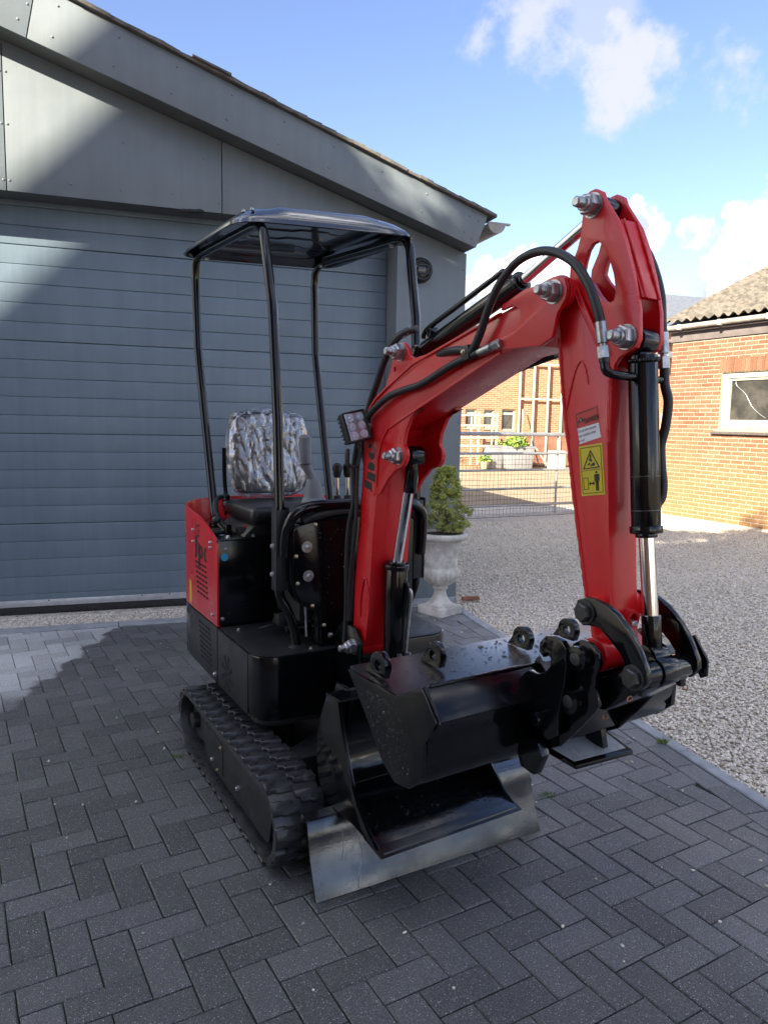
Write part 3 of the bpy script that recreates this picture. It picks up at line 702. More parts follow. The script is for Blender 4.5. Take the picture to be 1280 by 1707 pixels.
part('casement', MB().prism([(wx0 + .10, wz0 + .085), (wx1 - .10, wz0 + .085), (wx1 - .10, wz1 - .085), (wx0 + .10, wz1 - .085)], LXZ(.055), 0, .03, holes=[[(wx0 + .135, wz0 + .115), (wx0 + .135, wz1 - .125), (wx1 - .135, wz1 - .125), (wx1 - .135, wz0 + .115)]]), 'wood_white', win, .003)
part('inside_cable', MB().tube([(1.24, .0735, 2.24), (1.26, .0735, 2.16), (1.42, .0735, 2.03), (1.55, .0735, 1.84), (1.68, .0735, 1.73), (1.8, .0735, 1.66)], .0022, 6, 6), 'alu', win)
part('sill', MB().prism([(-.06, 1.425), (.05, 1.462), (.05, 1.41), (-.06, 1.40)], lambda a, b, t: Vector((.935 + t, a, b)), 0, 1.9), 'slate_sill', BR_, .003)
part('eave_board', MB().span((-.02, -.028, 2.912), (9, .02, 3.07)), 'board', BR_, .003)
part('board_under', MB().span((-.02, -.11, 3.06), (9, .3, 3.075)), 'board', BR_)
prof = [(-.20 + .055 - .055 * math.cos(t), 3.165 - .075 * math.sin(t)) for t in [math.pi * i / 10 for i in range(11)]]
inn = [(-.20 + .055 - .05 * math.cos(t), 3.165 - .07 * math.sin(t)) for t in [math.pi * i / 10 for i in range(11)]][::-1]
part('gutter', MB().prism(prof + inn, lambda a, b, t: Vector((-.30 + t, a, b)), 0, 9.2), 'gutter', BR_)
mb = MB()
for x in (.28, 1.06, 1.9): mb.box((x, -.145, 3.13), (.05, .125, .09))
part('gutter_bracket', mb, 'gutter', BR_, .006)
nu, nvv = 420, 16; gv, gf = [], []
for j in range(nvv + 1):
    for i in range(nu + 1):
        x = -.26 + 9.0 * i / nu; s_ = 2.95 * j / nvv; y = -.16 + s_
        gv.append((x, y, 3.225 + .468 * s_ + .028 * math.sin(2 * math.pi * x / .177) + random.gauss(0, .003) + (.012 if (j % 6) == 0 else 0)))
for j in range(nvv):
    for i in range(nu): a = j * (nu + 1) + i; gf.append((a, a + 1, a + nu + 2, a + nu + 1))
link('roof_sheet', numpy_mesh('roof_sheet', np.array(gv), np.array(gf), 'tileroof', smooth=True), BR_)
part('roof_underlay', MB().prism([(-.1, 3.13), (2.8, 4.49), (5.7, 3.13), (5.7, 3.05), (-.1, 3.08)], lambda a, b, t: Vector((-.2 + t, a, b)), 0, 9), 'board', BR_, smooth=0)

# ------------------------------------------------------------------ gate
GT = thing('field_gate', 'galvanised farm gate with wire mesh across the gravel drive', 'gate', (5.075, 10.488, 0), math.atan2(.139, .990))
for z, r in ((1.335, .032), (1.03, .021), (.765, .019), (.47, .019), (.20, .019), (.03, .022)): part('rail', MB().tube([(-2.35, 0, z), (3.25, 0, z)], r, 10), 'galv', GT)
for x in (-2.35, 1.60, 3.25): part('upright', MB().tube([(x, .012, .03), (x, .012, 1.335)], .016, 10), 'galv', GT)
part('gate_post', MB().cyl((-2.43, 0, -.1), (-2.43, 0, 1.5), .045), 'galv', GT); part('gate_post', MB().cyl((3.36, 0, -.1), (3.36, 0, 1.5), .045), 'galv', GT)
mb = MB()
x = -2.3
while x < 3.2:
    mb.tube([(x + random.gauss(0, .003), .018, .03), (x + random.gauss(0, .009), .018 + random.gauss(0, .004), .5), (x + random.gauss(0, .004), .018, 1.03)], .0026, 4, cap=False); x += .0665
for i in range(13):
    z = .06 + i * .079; mb.tube([(-2.35 + k * .4, .02, z + random.gauss(0, .006)) for k in range(15)], .0026, 4, cap=False)
tag(part('wire_mesh', mb, 'wire', GT, smooth=0), kind='stuff')

# ------------------------------------------------------------------ barn across the yard
FB = thing('brick_barn', 'long orange brick barn across the yard behind the gate', 'building', (9, 23.5, 0))
wins = [(1.90, 2.33, 1.32, 1.97), (2.60, 3.02, 1.32, 1.97), (3.29, 3.83, 1.26, 2.0)]
part('wall', MB().prism([(-6, -.1), (16, -.1), (16, 4.6), (-6, 4.6)], FXZ(0), 0, .3, holes=[[(a, c), (a, d), (b, d), (b, c)] for a, b, c, d in wins]), 'brickwall', FB, smooth=0)
part('band_course', MB().span((3.7, -.03, 3.80), (7.2, .0, 3.97)), 'board', FB, .01)
part('roof', MB().prism([(-.3, 4.6), (-.3, 4.66), (4, 5.2), (4, 4.9)], lambda a, b, t: Vector((-6.2 + t, a, b)), 0, 22.4), 'slate', FB)
for a, b, c, d in wins:
    w_ = part('window', MB().prism([(a, c), (b, c), (b, d), (a, d)], FXZ(.06), 0, .06, holes=[[(a + .05, c + .05), (a + .05, d - .05), (b - .05, d - .05), (b - .05, c + .05)]]), 'wood_white', FB, .004)
    part('pane', MB().span((a + .045, .10, c + .045), (b - .045, .105, d - .045)), 'glass', w_)
    part('transom', MB().span((a + .05, .07, d - .2), (b - .05, .098, d - .12)), 'wood_white', w_)
    part('sill', MB().span((a - .03, -.03, c - .05), (b + .03, .06, c - .002)), 'mortar', w_)
part('white_door', MB().span((9.95, -.04, .0), (10.6, .0, 2.0)), 'wood_white', FB, .01)
part('porch_roof', MB().span((9.4, -.9, 3.98), (12, .0, 4.18)), 'slate', FB, .01)
SF = thing('steel_window_frame', 'tall cream steel window frame standing against the barn wall', 'frame', (12.9, 23.38, 0))
for x in (0, .55, 1.12, 1.68, 2.24): part('mullion', MB().span((x - .03, -.03, 0), (x + .03, .03, 3.62)), 'wood_white', SF, .006)
for z in (3.58, 2.37, 1.14): part('crossbar', MB().span((-.02, -.022, z - .03), (2.26, .022, z + .03)), 'wood_white', SF, .006)
part('lower_panel', MB().span((0, .02, .05), (2.24, .04, 1.12)), 'rusty', SF)
TR = thing('white_trellis', 'weathered white trellis panel leaning at the barn windows', 'trellis', (10.2, 22.6, 0))
for x in (.1, .52, .78, 1.28, 1.44): part('upright', MB().span((x - .025, -.02, .1), (x + .025, .02, 1.85)), 'wood_white', TR)
for z in (1.75, 1.42, 1.02, .74, .42): part('crossbar', MB().span((0, -.045, z - .03), (1.5, -.021, z + .03)), 'wood_white', TR)
mb = MB()
for _ in range(46):
    x, z = random.uniform(0, 1.4), random.uniform(.1, 1.0); a = random.uniform(0, 6.28)
    mb.tube([(x, .04, z), (x + .14 * math.cos(a), .02, z + .09 * abs(math.sin(a))), (x + .28 * math.cos(a), .03, z + .2 * abs(math.sin(a)))], .007, 5)
tag(part('climber_twigs', mb, 'twig', TR), kind='stuff')
def leaves(name, pts, size, m, parent=None, n_per=1, asp=.6, spread=0., tint=None):
    n = len(pts); rg2 = np.random.default_rng(len(name) + n)
    P_ = np.array(pts); d = rg2.normal(0, 1, (n, 3)); d /= np.linalg.norm(d, axis=1)[:, None]
    e = rg2.normal(0, 1, (n, 3)); e -= d * (e * d).sum(1)[:, None]; e /= np.linalg.norm(e, axis=1)[:, None]
    s = size * rg2.uniform(.6, 1.3, n)[:, None]
    v = np.stack([P_ - d * s * .5, P_ + e * s * asp * .5, P_ + d * s * .5, P_ - e * s * asp * .5], 1).reshape(-1, 3)
    f = np.arange(n * 4).reshape(-1, 4)
    t = np.repeat(rg2.uniform(0, 1, n) if tint is None else np.array(tint), 4)
    return link(name, numpy_mesh(name, v, f, m, t), parent)
def bush(n, c, r, zmin=None):
    out = []
    for _ in range(n):
        d = Vector((random.gauss(0, 1), random.gauss(0, 1), random.gauss(0, 1))).normalized() * random.random() ** .4
        out.append((c[0] + d.x * r[0], c[1] + d.y * r[1], c[2] + abs(d.z) * r[2]))
    return out
def tub(label, x, y, w, h, deep=.4):
    t = thing('plant_tub', label, 'plant tub', (x, y, 0))
    part('tub', MB().prism([(-w * .42, 0), (w * .42, 0), (w * .5, h), (-w * .5, h)], lambda a, b, t_: Vector((a, t_, b)), -deep / 2, deep / 2), 'tub', t, .03)
    part('tub_rim', MB().span((-w * .52, -deep * .53, h - .05), (w * .52, deep * .53, h + .015)), 'tub', t, .012)
    part('soil', MB().span((-w * .45, -deep * .45, h + .016), (w * .45, deep * .45, h + .03)), 'soil', t)
    return t
t = tub('large grey tub with leafy green plants behind the gate', 12.33, 22.3, 1.06, .74)
leaves('foliage', bush(420, (-.1, 0, .72), (.52, .3, .42)), .13, 'leaf', t)
t = tub('smaller grey tub partly hidden by the leafy tub', 11.55, 22.6, .6, .76)
leaves('foliage', bush(60, (.16, 0, .74), (.18, .15, .22)), .11, 'leaf', t)
t = thing('potted_plant', 'small bright green plant in a clay pot below the trellis', 'plant', (11.1, 22.3, 0)); part('pot', MB().lathe([(.10, 0), (.16, .22), (.17, .25), (.001, .24)], (0, 0, 0), (0, 0, 1), 16), 'wood', t)
leaves('foliage', bush(150, (0, 0, .24), (.24, .2, .26)), .09, 'leaf', t)
tag(part('stone_block', MB().box((0, 0, 0), (.54, .3, .62)), 'stone', None, .03), 'pale square stone block in front of the steel frame', 'block').location = (13.82, 22.3, .30)
tag(part('bamboo_stick', MB().tube([(12.62, 22.6, .75), (13.0, 23.3, 2.0)], .02, 6), 'wood_white'), 'long pale stick leaning out of the leafy tub', 'stick')
tag(part('timber_prop', MB().tube([(13.05, 22.4, .7), (13.45, 22.1, -.02)], .022, 6), 'wood_white'), 'thin pale timber leaning between tub and stone block', 'timber')
HF = thing('distant_house', 'distant grey slate roofed house beyond the brick outbuilding', 'house', (36, 40, 0))
part('wall', MB().span((-6, -.1, -.1), (8, 8, 7.6)), 'brickwall', HF, smooth=0)
rf = part('roof', MB().prism([(-.6, 7.5), (4, 10.6), (8.6, 7.5)], lambda a, b, t: Vector((-6.5 + t, a, b)), 0, 15), 'slate', HF, smooth=0)

# ------------------------------------------------------------------ neighbours that throw the shade (behind the photographer)
def pz(Xp, Zp, y): return (Xp + 1.5 * y, Zp - y)     # a point that shades the line Xp, Zp along the sun
NH = thing('neighbouring_house', 'tall brick house behind the photographer with steep gable', 'house', (-8, -1.2, 0))
NO = Vector((-8, -1.2, 0))
def np_(name, mb, m, bevel=0., par=None):
    for v in mb.bm.verts: v.co -= NO
    return part(name, mb, m, par or NH, bevel, smooth=0)
g = [pz(a, b, -1.2) for a, b in ((-10.4, 8.0), (-8.2, 10.17), (-8.0, 10.17), (-6.55, 8.72), (-5.8, 8.0))]
wl = np_('wall', MB().span((-14, -9, -.1), (-1.4, -1.2, 8.9)), 'brickwall')
np_('gable', MB().prism(g, FXZ(-1.25), -.3, 0), 'brickwall')
np_('roof', MB().prism([(-9.2, 8.9), (-5.1, 11.0), (-1.1, 8.98), (-1.1, 8.9)], lambda a, b, t: Vector((-14.2 + t, a - .0, b)), 0, 12.9), 'slate')
for i in range(5):
    for z0 in (1.0, 4.0, 6.6):
        x0 = -12.6 + i * 2.3
        w_ = np_('window', MB().span((x0, -1.235, z0), (x0 + 1.2, -1.195, z0 + 1.5)), 'wood_white', .01); np_('pane', MB().span((x0 + .1, -1.245, z0 + .1), (x0 + 1.1, -1.19, z0 + 1.4)), 'glass')
def tree(label, x, y, h, cr, n, tr=.2):
    t = thing('garden_tree', label, 'tree', (x, y, 0))
    part('trunk', MB().tube([(0, 0, -.1), (.05, .02, h * .35), (-.05, .04, h * .7), (0, 0, h * .95)], [tr, tr * .8, tr * .45, .02], 10, 4), 'twig', t)
    mb = MB(); pts, tints = [], []
    for k in range(26):
        a = random.uniform(0, 6.28); z = h * random.uniform(.45, .95); rr = cr * random.uniform(.35, .85) * (1.15 - .6 * (z / h - .45))
        e = Vector((rr * math.cos(a), rr * math.sin(a), z)); mb.tube([(0, 0, z - rr * .5), (e.x * .5, e.y * .5, z - rr * .15), e], [.05, .03, .01], 6, 3)
        tn = random.random()
        for _ in range(n // 26):
            d = Vector((random.gauss(0, 1), random.gauss(0, 1), random.gauss(0, .8))) * cr * .22; pts.append(tuple(e + d)); tints.append(min(1, max(0, tn + random.gauss(0, .15))))
    part('branches', mb, 'twig', t); leaves('crown', pts, .16, 'treeleaf', t, tint=tints)
for lab, Xp, y, h in (('garden tree left of the photographer with rounded crown', -5.6, -.3, 7.6), ('second garden tree close to the photographer with loose crown', -4.6, -.6, 9.4), ('third garden tree nearest the gravel drive with wide crown', -3.3, -.9, 10.0)):
    tree(lab, Xp + 1.5 * y, y, h, 1.0, 5200)

# ------------------------------------------------------------------ urn with dwarf conifer
UR = thing('garden_urn', 'weathered stone urn on square foot by the garage corner', 'urn', (2.30, 5.32, 0))
part('plinth', MB().box((0, 0, .032), (.245, .245, .066), Matrix.Rotation(.45, 3, 'Z')), 'stone', UR, .006)
part('foot', MB().lathe([(.112, .064), (.112, .075), (.095, .085), (.066, .12), (.048, .16), (.044, .19), (.058, .198), (.062, .208), (.055, .22), (.05, .225)], (0, 0, 0), (0, 0, 1), 32), 'stone', UR)
part('bowl', MB().lathe([(.05, .222), (.085, .235), (.122, .265), (.143, .305), (.147, .34), (.138, .362), (.128, .372), (.128, .385), (.131, .45), (.139, .52), (.149, .56), (.165, .585), (.166, .592)], (0, 0, 0), (0, 0, 1), 96, lobes=22, amp=[.02, .05, .07, .075, .07, .04, 0, 0, 0, 0, 0, 0, 0]), 'stone', UR, smooth=50)
part('rim', MB().lathe([(.150, .588), (.172, .588), (.192, .598), (.203, .615), (.205, .632), (.197, .642), (.170, .645), (.160, .632), (.155, .615)], (0, 0, 0), (0, 0, 1), 96, lobes=30, amp=[0, 0, .01, .02, .015, 0, 0, 0, 0]), 'stone', UR, smooth=50)
part('soil', MB().lathe([(.158, .60), (.15, .628), (.08, .64), (.001, .645)], (0, 0, 0), (0, 0, 1), 24), 'soil', UR)
CT = thing('dwarf_conifer', 'small dwarf conifer with pale green tips growing in the urn', 'conifer', (2.32, 5.31, .64))
mb = MB().tube([(0, 0, -.03), (.01, 0, .1), (0, .01, .42)], [.014, .012, .004], 7)
pts, tints = [], []
def clump(c, r, n, tn):
    for _ in range(n):
        d = Vector((random.gauss(0, 1), random.gauss(0, 1), random.gauss(0, 1))).normalized() * r * random.random() ** .35
        pts.append((c[0] + d.x, c[1] + d.y, c[2] + d.z * .75)); tints.append(min(1, max(0, tn + random.gauss(0, .18))))
for k in range(150):
    z = random.random() ** .8 * .30 + .215; a = random.uniform(0, 6.28); rm = .122 * math.sqrt(max(.02, 1 - ((z - .27) / .27) ** 2)) if z > .27 else .128
    rr = rm * random.random() ** .35; clump((rr * math.cos(a), rr * math.sin(a), z), .026, 70, random.uniform(.25, .85))
for k in range(120):
    z = random.uniform(.05, .25); a = random.uniform(0, 6.28); rr = random.random() ** .55 * (.225 if math.cos(a) > .1 or math.cos(a) < -.55 else .17) * (1 if z > .1 else .8)
    if math.cos(a) > 0: z -= .035
    c = (rr * math.cos(a) - .015, rr * math.sin(a) * .8, z); clump(c, .026, 62, random.uniform(.25, .95))
    if k % 3 == 0: mb.tube([(0, 0, z * .4), (c[0] * .5, c[1] * .5, z * .75), c], [.005, .004, .002], 5)
part('stem', mb, 'twig', CT)
leaves('crown', pts, .019, 'conifer', CT, asp=.32, tint=tints)

# ------------------------------------------------------------------ mini excavator
MA = R(10.6); MO = (0.7604, 3.1944, 0)
EX = thing('mini_excavator', 'red and black tracked mini excavator with canopy and plastic wrapped seat', 'excavator', MO, MA)
W = lambda u, v, z: Vector((u, -v, z))                       # u right, v forward, z up
DB = R(3.4); BFv = Vector((math.sin(DB), -math.cos(DB), 0)); BRv = Vector((math.cos(DB), math.sin(DB), 0)); BP0 = Vector((-.05, -.55, 0))
BP = lambda s, z, o: BP0 + BFv * s + BRv * o + Vector((0, 0, z))   # boom frame: s forward, z up, o to the right
def xp(name, mb, m, bevel=0., par=None, **k): return part(name, mb, m, par or EX, bevel, **k)
VZ = lambda a, b, t: W(t, a, b)      # polygon in (v,z) swept along u
UV = lambda a, b, t: W(a, b, t)      # plan polygon swept in z
UZ = lambda a, b, t: W(a, t, b)      # front polygon swept along v
SZ = lambda a, b, t: BP(a, b, t)
MESHES = {}
def bolt_mesh(kind):
    if kind in MESHES: return MESHES[kind]
    mb = MB()
    if kind == 'cap': mb.lathe([(.0085, 0), (.0085, .002), (.0065, .003), (.0065, .008), (.0045, .0095), (.001, .0095)], (0, 0, 0), (0, 0, 1), 10); mt = 'zinc'
    elif kind == 'brass': mb.lathe([(.0085, 0), (.0085, .0015), (.006, .003), (.006, .007), (.003, .0085), (.001, .0085)], (0, 0, 0), (0, 0, 1), 8); mt = 'brass'
    elif kind == 'hex': mb.lathe([(.012, 0), (.012, .002)], (0, 0, 0), (0, 0, 1), 14); mb.lathe([(.009, .002), (.009, .009), (.007, .011), (.001, .011)], (0, 0, 0), (0, 0, 1), 6); mt = 'zinc'
    elif kind == 'washer': mb.lathe([(.022, 0), (.022, .002), (.010, .0022), (.010, .008), (.006, .009), (.001, .009)], (0, 0, 0), (0, 0, 1), 20); mt = 'zinc'
    elif kind == 'nut': mb.lathe([(.030, 0), (.030, .003)], (0, 0, 0), (0, 0, 1), 20); mb.lathe([(.0255, .003), (.027, .006), (.027, .024), (.023, .028)], (0, 0, 0), (0, 0, 1), 6); mb.lathe([(.018, .028), (.018, .037), (.0145, .039)], (0, 0, 0), (0, 0, 1), 16); mb.lathe([(.0135, .038), (.0125, .041), (.0135, .044), (.0125, .047), (.0135, .050), (.0125, .053), (.0130, .056), (.0125, .059), (.009, .062), (.001, .062)], (0, 0, 0), (0, 0, 1), 16); mt = 'zinc'
    elif kind == 'bighex': mb.lathe([(.030, 0), (.030, .004)], (0, 0, 0), (0, 0, 1), 20); mb.lathe([(.022, .004), (.0235, .006), (.0235, .016), (.020, .019), (.001, .019)], (0, 0, 0), (0, 0, 1), 6); mt = 'dark_metal'
    MESHES[kind] = to_mesh('bolt', mb, mt, 0, 25); return MESHES[kind]
def bolt(p, n, kind='cap', par=None, spin=0.):
    o = link('nut' if kind == 'nut' else 'bolt', bolt_mesh(kind), par or EX); u, w, q = basis(n)
    mt = Matrix((u, w, -q if False else q)).transposed()
    if mt.determinant() < 0: mt = Matrix((w, u, q)).transposed()
    o.matrix_local = Matrix.Translation(Vector(p)) @ mt.to_4x4() @ Matrix.Rotation(spin, 4, 'Z'); return o
RU = W(1, 0, 0); FV = W(0, 1, 0)

# --- tracks
def stadium(r, n=18, v0=-.20, v1=.745, z=.152):
    p = []
    for i in range(n + 1): a = -math.pi / 2 + math.pi * i / n; p.append((v1 + r * math.cos(a), z + r * math.sin(a)))
    for i in range(n + 1): a = math.pi / 2 + math.pi * i / n; p.append((v0 + r * math.cos(a), z + r * math.sin(a)))
    return p
def along(r, d, v0=-.20, v1=.745, z=.152):      # point, tangent, normal at arc length d
    Ls, Lc = v1 - v0, math.pi * r; d %= 2 * (Ls + Lc)
    if d < Ls: return (v0 + d, z - r), (1, 0), (0, -1)
    d -= Ls
    if d < Lc: a = -math.pi / 2 + d / r; return (v1 + r * math.cos(a), z + r * math.sin(a)), (-math.sin(a), math.cos(a)), (math.cos(a), math.sin(a))
    d -= Lc
    if d < Ls: return (v1 - d, z + r), (-1, 0), (0, 1)
    d -= Ls; a = math.pi / 2 + d / r; return (v0 + r * math.cos(a), z + r * math.sin(a)), (-math.sin(a), math.cos(a)), (math.cos(a), math.sin(a))
lug_l = to_mesh('track_lug', MB().prism([(-.047, -.024), (-.018, -.024), (-.008, -.030), (.044, -.030), (.046, -.006), (.030, .002), (.030, .020), (.0, .020), (-.010, .027), (-.047, .027)], lambda a, b, t: Vector((a, b * (1 - .22 * (t > .006)), t)), -.002, .014), 'track', .0025, 35, 1)
def track(u0, u1):
    t = xp('track', MB().prism(stadium(.135), VZ, u0, u1, holes=[stadium(.113)]), 'track', .004, smooth=25)
    per = 2 * (.945 + math.pi * .135); n = 35; um = (u0 + u1) / 2
    for i in range(n):
        for sd in (-1, 1):
            (v, z), (tv, tz), (nv_, nz) = along(.135, (i + (.25 if sd > 0 else 0)) * per / n)
            o = link('track_lug', lug_l, t); X = W(1, 0, 0); Nn = W(0, nv_, nz); Y = Nn.cross(X)
            mt = Matrix((X * sd if False else X, Y, Nn)).transposed(); o.matrix_local = Matrix.Translation(W(um + sd * .044, v, z)) @ mt.to_4x4() @ Matrix.Rotation(0 if sd < 0 else math.pi, 4, 'Z')
    mb = MB()
    for i in range(n):
        (v, z), (tv, tz), (nv_, nz) = along(.108, (i + .5) * 2 * (.945 + math.pi * .108) / n); mb.box(W(um, v, z), (.03, .022, .022))
    xp('drive_lugs', mb, 'track', par=t); t.children[-1]['kind'] = 'stuff'
    for v, r in ((-.20, .085), (.745, .088)):
        xp('sprocket' if v < 0 else 'idler', MB().cyl(W(u0 + .05, v, .152), W(u1 - .05, v, .152), r, seg=28).cyl(W(u0 + .02, v, .152), W(u1 - .02, v, .152), .035, seg=18), 'black_sat', .004, par=t)
    for v in (.05, .27, .49): xp('roller', MB().cyl(W(u0 + .045, v, .085), W(u1 - .045, v, .085), .042, seg=18), 'black_sat', .003, par=t)
    return t
tl = track(-.512, -.335); tr_ = track(.365, .542)
for s_, uu in ((-1, -.494), (1, .524)):
    a, b = (uu, uu + .012) if s_ < 0 else (uu - .012, uu)
    xp('track_cover', MB().prism([(.01, .238), (.805, .238), (.815, .228), (.770, .085), (.745, .072), (.06, .072), (.01, .10)], VZ, a, b), 'black_sat', .003)
    xp('track_frame', MB().prism([(-.12, .23), (.66, .23), (.66, .09), (-.12, .10)], VZ, *((-.475, -.37) if s_ < 0 else (.40, .505))), 'black_sat', .004)
for v, z, k in ((.135, .112, 'hex'), (.455, .132, 'hex'), (.245, .205, 'brass'), (.20, .095, 'brass')): bolt(W(-.494, v, z), -RU, k)
xp('access_plate', MB().prism([(.02, .225), (.245, .225), (.27, .20), (.27, .10), (.245, .08), (.02, .10)], VZ, -.4965, -.4935), 'black_sat', .001)
xp('undercarriage', MB().prism([(-.33, .02), (.36, .02), (.36, .12), (.2, .22), (.2, .40), (.36, .50), (.36, .58), (-.33, .58), (-.33, .50), (-.17, .40), (-.17, .22), (-.33, .12)], UV, .13, .26).cyl(W(.015, .30, .24), W(.015, .30, .352), .21, seg=36), 'black_sat', .006)
# --- dozer blade
bl = [(1.03, .004), (1.005, .06), (.983, .115), (.966, .175), (.958, .222), (.948, .236), (.925, .240)]
bk = [(v - .014, z + .002) for v, z in bl]
blade = xp('dozer_blade', MB().prism(bl + bk[::-1], VZ, -.435, .470), 'steel', .0015, smooth=40)
for u in (-.17, .20):
    xp('blade_arm', MB().prism([(.40, .10), (.40, .20), (.70, .22), (.95, .19), (.96, .09), (.70, .12)], VZ, u - .025, u + .025), 'black_sat', .004)
xp('blade_cylinder', MB().cyl(W(.015, .45, .24), W(.015, .80, .19), .032).cyl(W(.015, .78, .19), W(.015, .95, .165), .016), 'black', .002)
xp('blade_bracket', MB().prism([(.70, .10), (.72, .24), (.80, .29), (.86, .22), (.95, .18), (.95, .09)], VZ, -.255, -.235).prism([(.70, .10), (.72, .24), (.80, .29), (.86, .22), (.95, .18), (.95, .09)], VZ, .265, .285), 'black', .003)
bolt(W(-.26, .83, .215), -RU, 'bighex'); o = bolt(W(-.33, .87, .17), -RU, 'hex')
# a weld scratch on the blade
xp('scratch', MB().tube([W(-.262, .9685 + .0, .17), W(-.255, .988, .10), W(-.275, 1.0095, .05), W(-.285, 1.028, .01)], .0022, 5, 5), 'alu')
xp('scratch', MB().tube([W(-.315, .9665, .175), W(-.318, .978, .132), W(-.33, .992, .092)], .0012, 5, 4), 'alu')

# --- upper body
def plan(f, L_=-.42, Rr=.452, r=.10, back=True):
    p = []
    for i in range(9): a = math.pi - math.pi / 2 * i / 8; p.append((L_ + r + r * math.cos(a), f - r + r * math.sin(a)))
    for i in range(9): a = math.pi / 2 - math.pi / 2 * i / 8; p.append((Rr - r + r * math.cos(a), f - r + r * math.sin(a)))
    return p + rear(L_, Rr)
def rear(L_, Rr):
    c = (L_ + Rr) / 2; w = (Rr - L_) / 2; p = []
    for i in range(17):
        a = math.pi * i / 16; x = math.cos(a); p.append((c + w * (abs(x) ** .55) * (1 if x > 0 else -1), -.49 - .27 * math.sin(a) ** .8))
    return p
body = xp('lower_body', MB().prism(plan(.455), UV, .362, .612), 'black', .006, smooth=30)
xp('floor_plate', MB().prism(plan(.449, -.414, .446, .094)[:18] + [(.446, -.02), (-.414, -.02)], UV, .6125, .6165), 'black_sat', .0015)
xp('belly_rim', MB().prism(plan(.435, -.40, .432, .09), UV, .335, .3615), 'black_sat', .004)
xp('front_access_cover', MB().prism([(-.10, .366), (-.10, .43), (-.085, .46), (-.05, .478), (.08, .478), (.08, .366)], UZ, .4555, .459), 'black', .001)
# red rear shell: side, round the back, other side
top = [(-.037, .972), (-.09, .993), (-.15, 1.014), (-.22, 1.033), (-.30, 1.050), (-.38, 1.061), (-.46, 1.068)]
path = [(-.4215, v, z) for v, z in top]
rr_ = rear(-.4215, .4535)
rz = lambda x: 1.072 + .026 * math.sin(math.pi * x)
backp = [(u, v, rz(1 - i / 16)) for i, (u, v) in enumerate(rr_)][::-1]
path += backp + [(.4535, v, z) for v, z in top[::-1]]
def shell(name, path, zbot, th, m, bevel=.002):
    mb = MB(); n = len(path); P_ = [Vector((p[0], p[1])) for p in path]; inn = []
    for i in range(n):
        t = (P_[min(i + 1, n - 1)] - P_[max(i - 1, 0)]).normalized(); inn.append(P_[i] + Vector((t.y, -t.x)) * -th * (-1))
    cx = Vector((.016, -.25)); inn = [P_[i] + ((Vector(((P_[min(i + 1, n - 1)] - P_[max(i - 1, 0)]).y, -(P_[min(i + 1, n - 1)] - P_[max(i - 1, 0)]).x)).normalized()) * th * (1 if (Vector(((P_[min(i + 1, n - 1)] - P_[max(i - 1, 0)]).y, -(P_[min(i + 1, n - 1)] - P_[max(i - 1, 0)]).x))).dot(cx - P_[i]) > 0 else -1)) for i in range(n)]
    v = [[mb.bm.verts.new(W(q.x, q.y, z)) for q, z in ((P_[i], zbot(path[i])), (P_[i], path[i][2]), (inn[i], path[i][2]), (inn[i], zbot(path[i])))] for i in range(n)]
    for a, b in zip(v, v[1:]):
        for k in range(4): mb.bm.faces.new([a[k], a[(k + 1) % 4], b[(k + 1) % 4], b[k]])
    mb.bm.faces.new(v[0]); mb.bm.faces.new(v[-1][::-1]); return xp(name, mb, m, bevel, smooth=30)
red = shell('rear_shell', path, lambda p: .6135, .014, 'red', .002)
xp('lower_side_cover', MB().prism([(-.040, .372), (-.040, .610), (-.48, .606), (-.46, .372)], VZ, -.4235, -.420), 'black_sat', .001)
xp('fan_cover', MB().prism([(-.032, .366), (-.032, .608), (.35, .608), (.35, .366)], VZ, -.4225, -.4202), 'black_sat', .001)
# vents: near-black blocks stand in for the shade inside open slots
mb = MB()
for r_ in range(7):
    for c in range(4):
        v = -.372 + c * .046 + .005 * r_; z = .838 - r_ * .0225; mb.prism([(v, z), (v + .036, z), (v + .036, z + .009), (v, z + .009)], VZ, -.4224, -.418)
tag(xp('vent_slots', mb, 'slot_dark', par=red, smooth=0), kind='stuff')
mb = MB()
for r_ in range(8):
    for c in range(4):
        v = -.315 + c * .047 + .0045 * r_; z = .570 - r_ * .0218; mb.prism([(v, z), (v + .038, z), (v + .038, z + .0095), (v, z + .0095)], VZ, -.4243, -.418)
tag(xp('vent_slots', mb, 'slot_dark', par=body, smooth=0), kind='stuff')
fan = MB()
for k in range(8):
    a0 = k * math.pi / 4; pts = []
    for r, da in ((.022, .0), (.048, .22), (.074, .30), (.074, .62), (.050, .58), (.024, .55)): pts.append((.098 + r * math.cos(a0 + da), .450 + 1.06 * r * math.sin(a0 + da)))
    fan.prism(pts, VZ, -.4231, -.418)
fan.prism([(.098 + .013 * math.cos(t * .7), .45 + .013 * math.sin(t * .7)) for t in range(9)], VZ, -.4231, -.418)
tag(xp('fan_slots', fan, 'slot_dark', par=body, smooth=0), kind='stuff')
for v, z in ((-.399, .984), (-.402, .929), (-.123, .966), (-.124, .944), (-.095, .655)): bolt(W(-.4215, v, z), -RU, 'cap'); 
bolt(W(-.4235, -.06, .40), -RU, 'hex')
xp('yellow_label', MB().prism([(-.475, .63), (-.44, .63), (-.44, .735), (-.475, .735)], VZ, -.4228, -.4205), 'yellow')
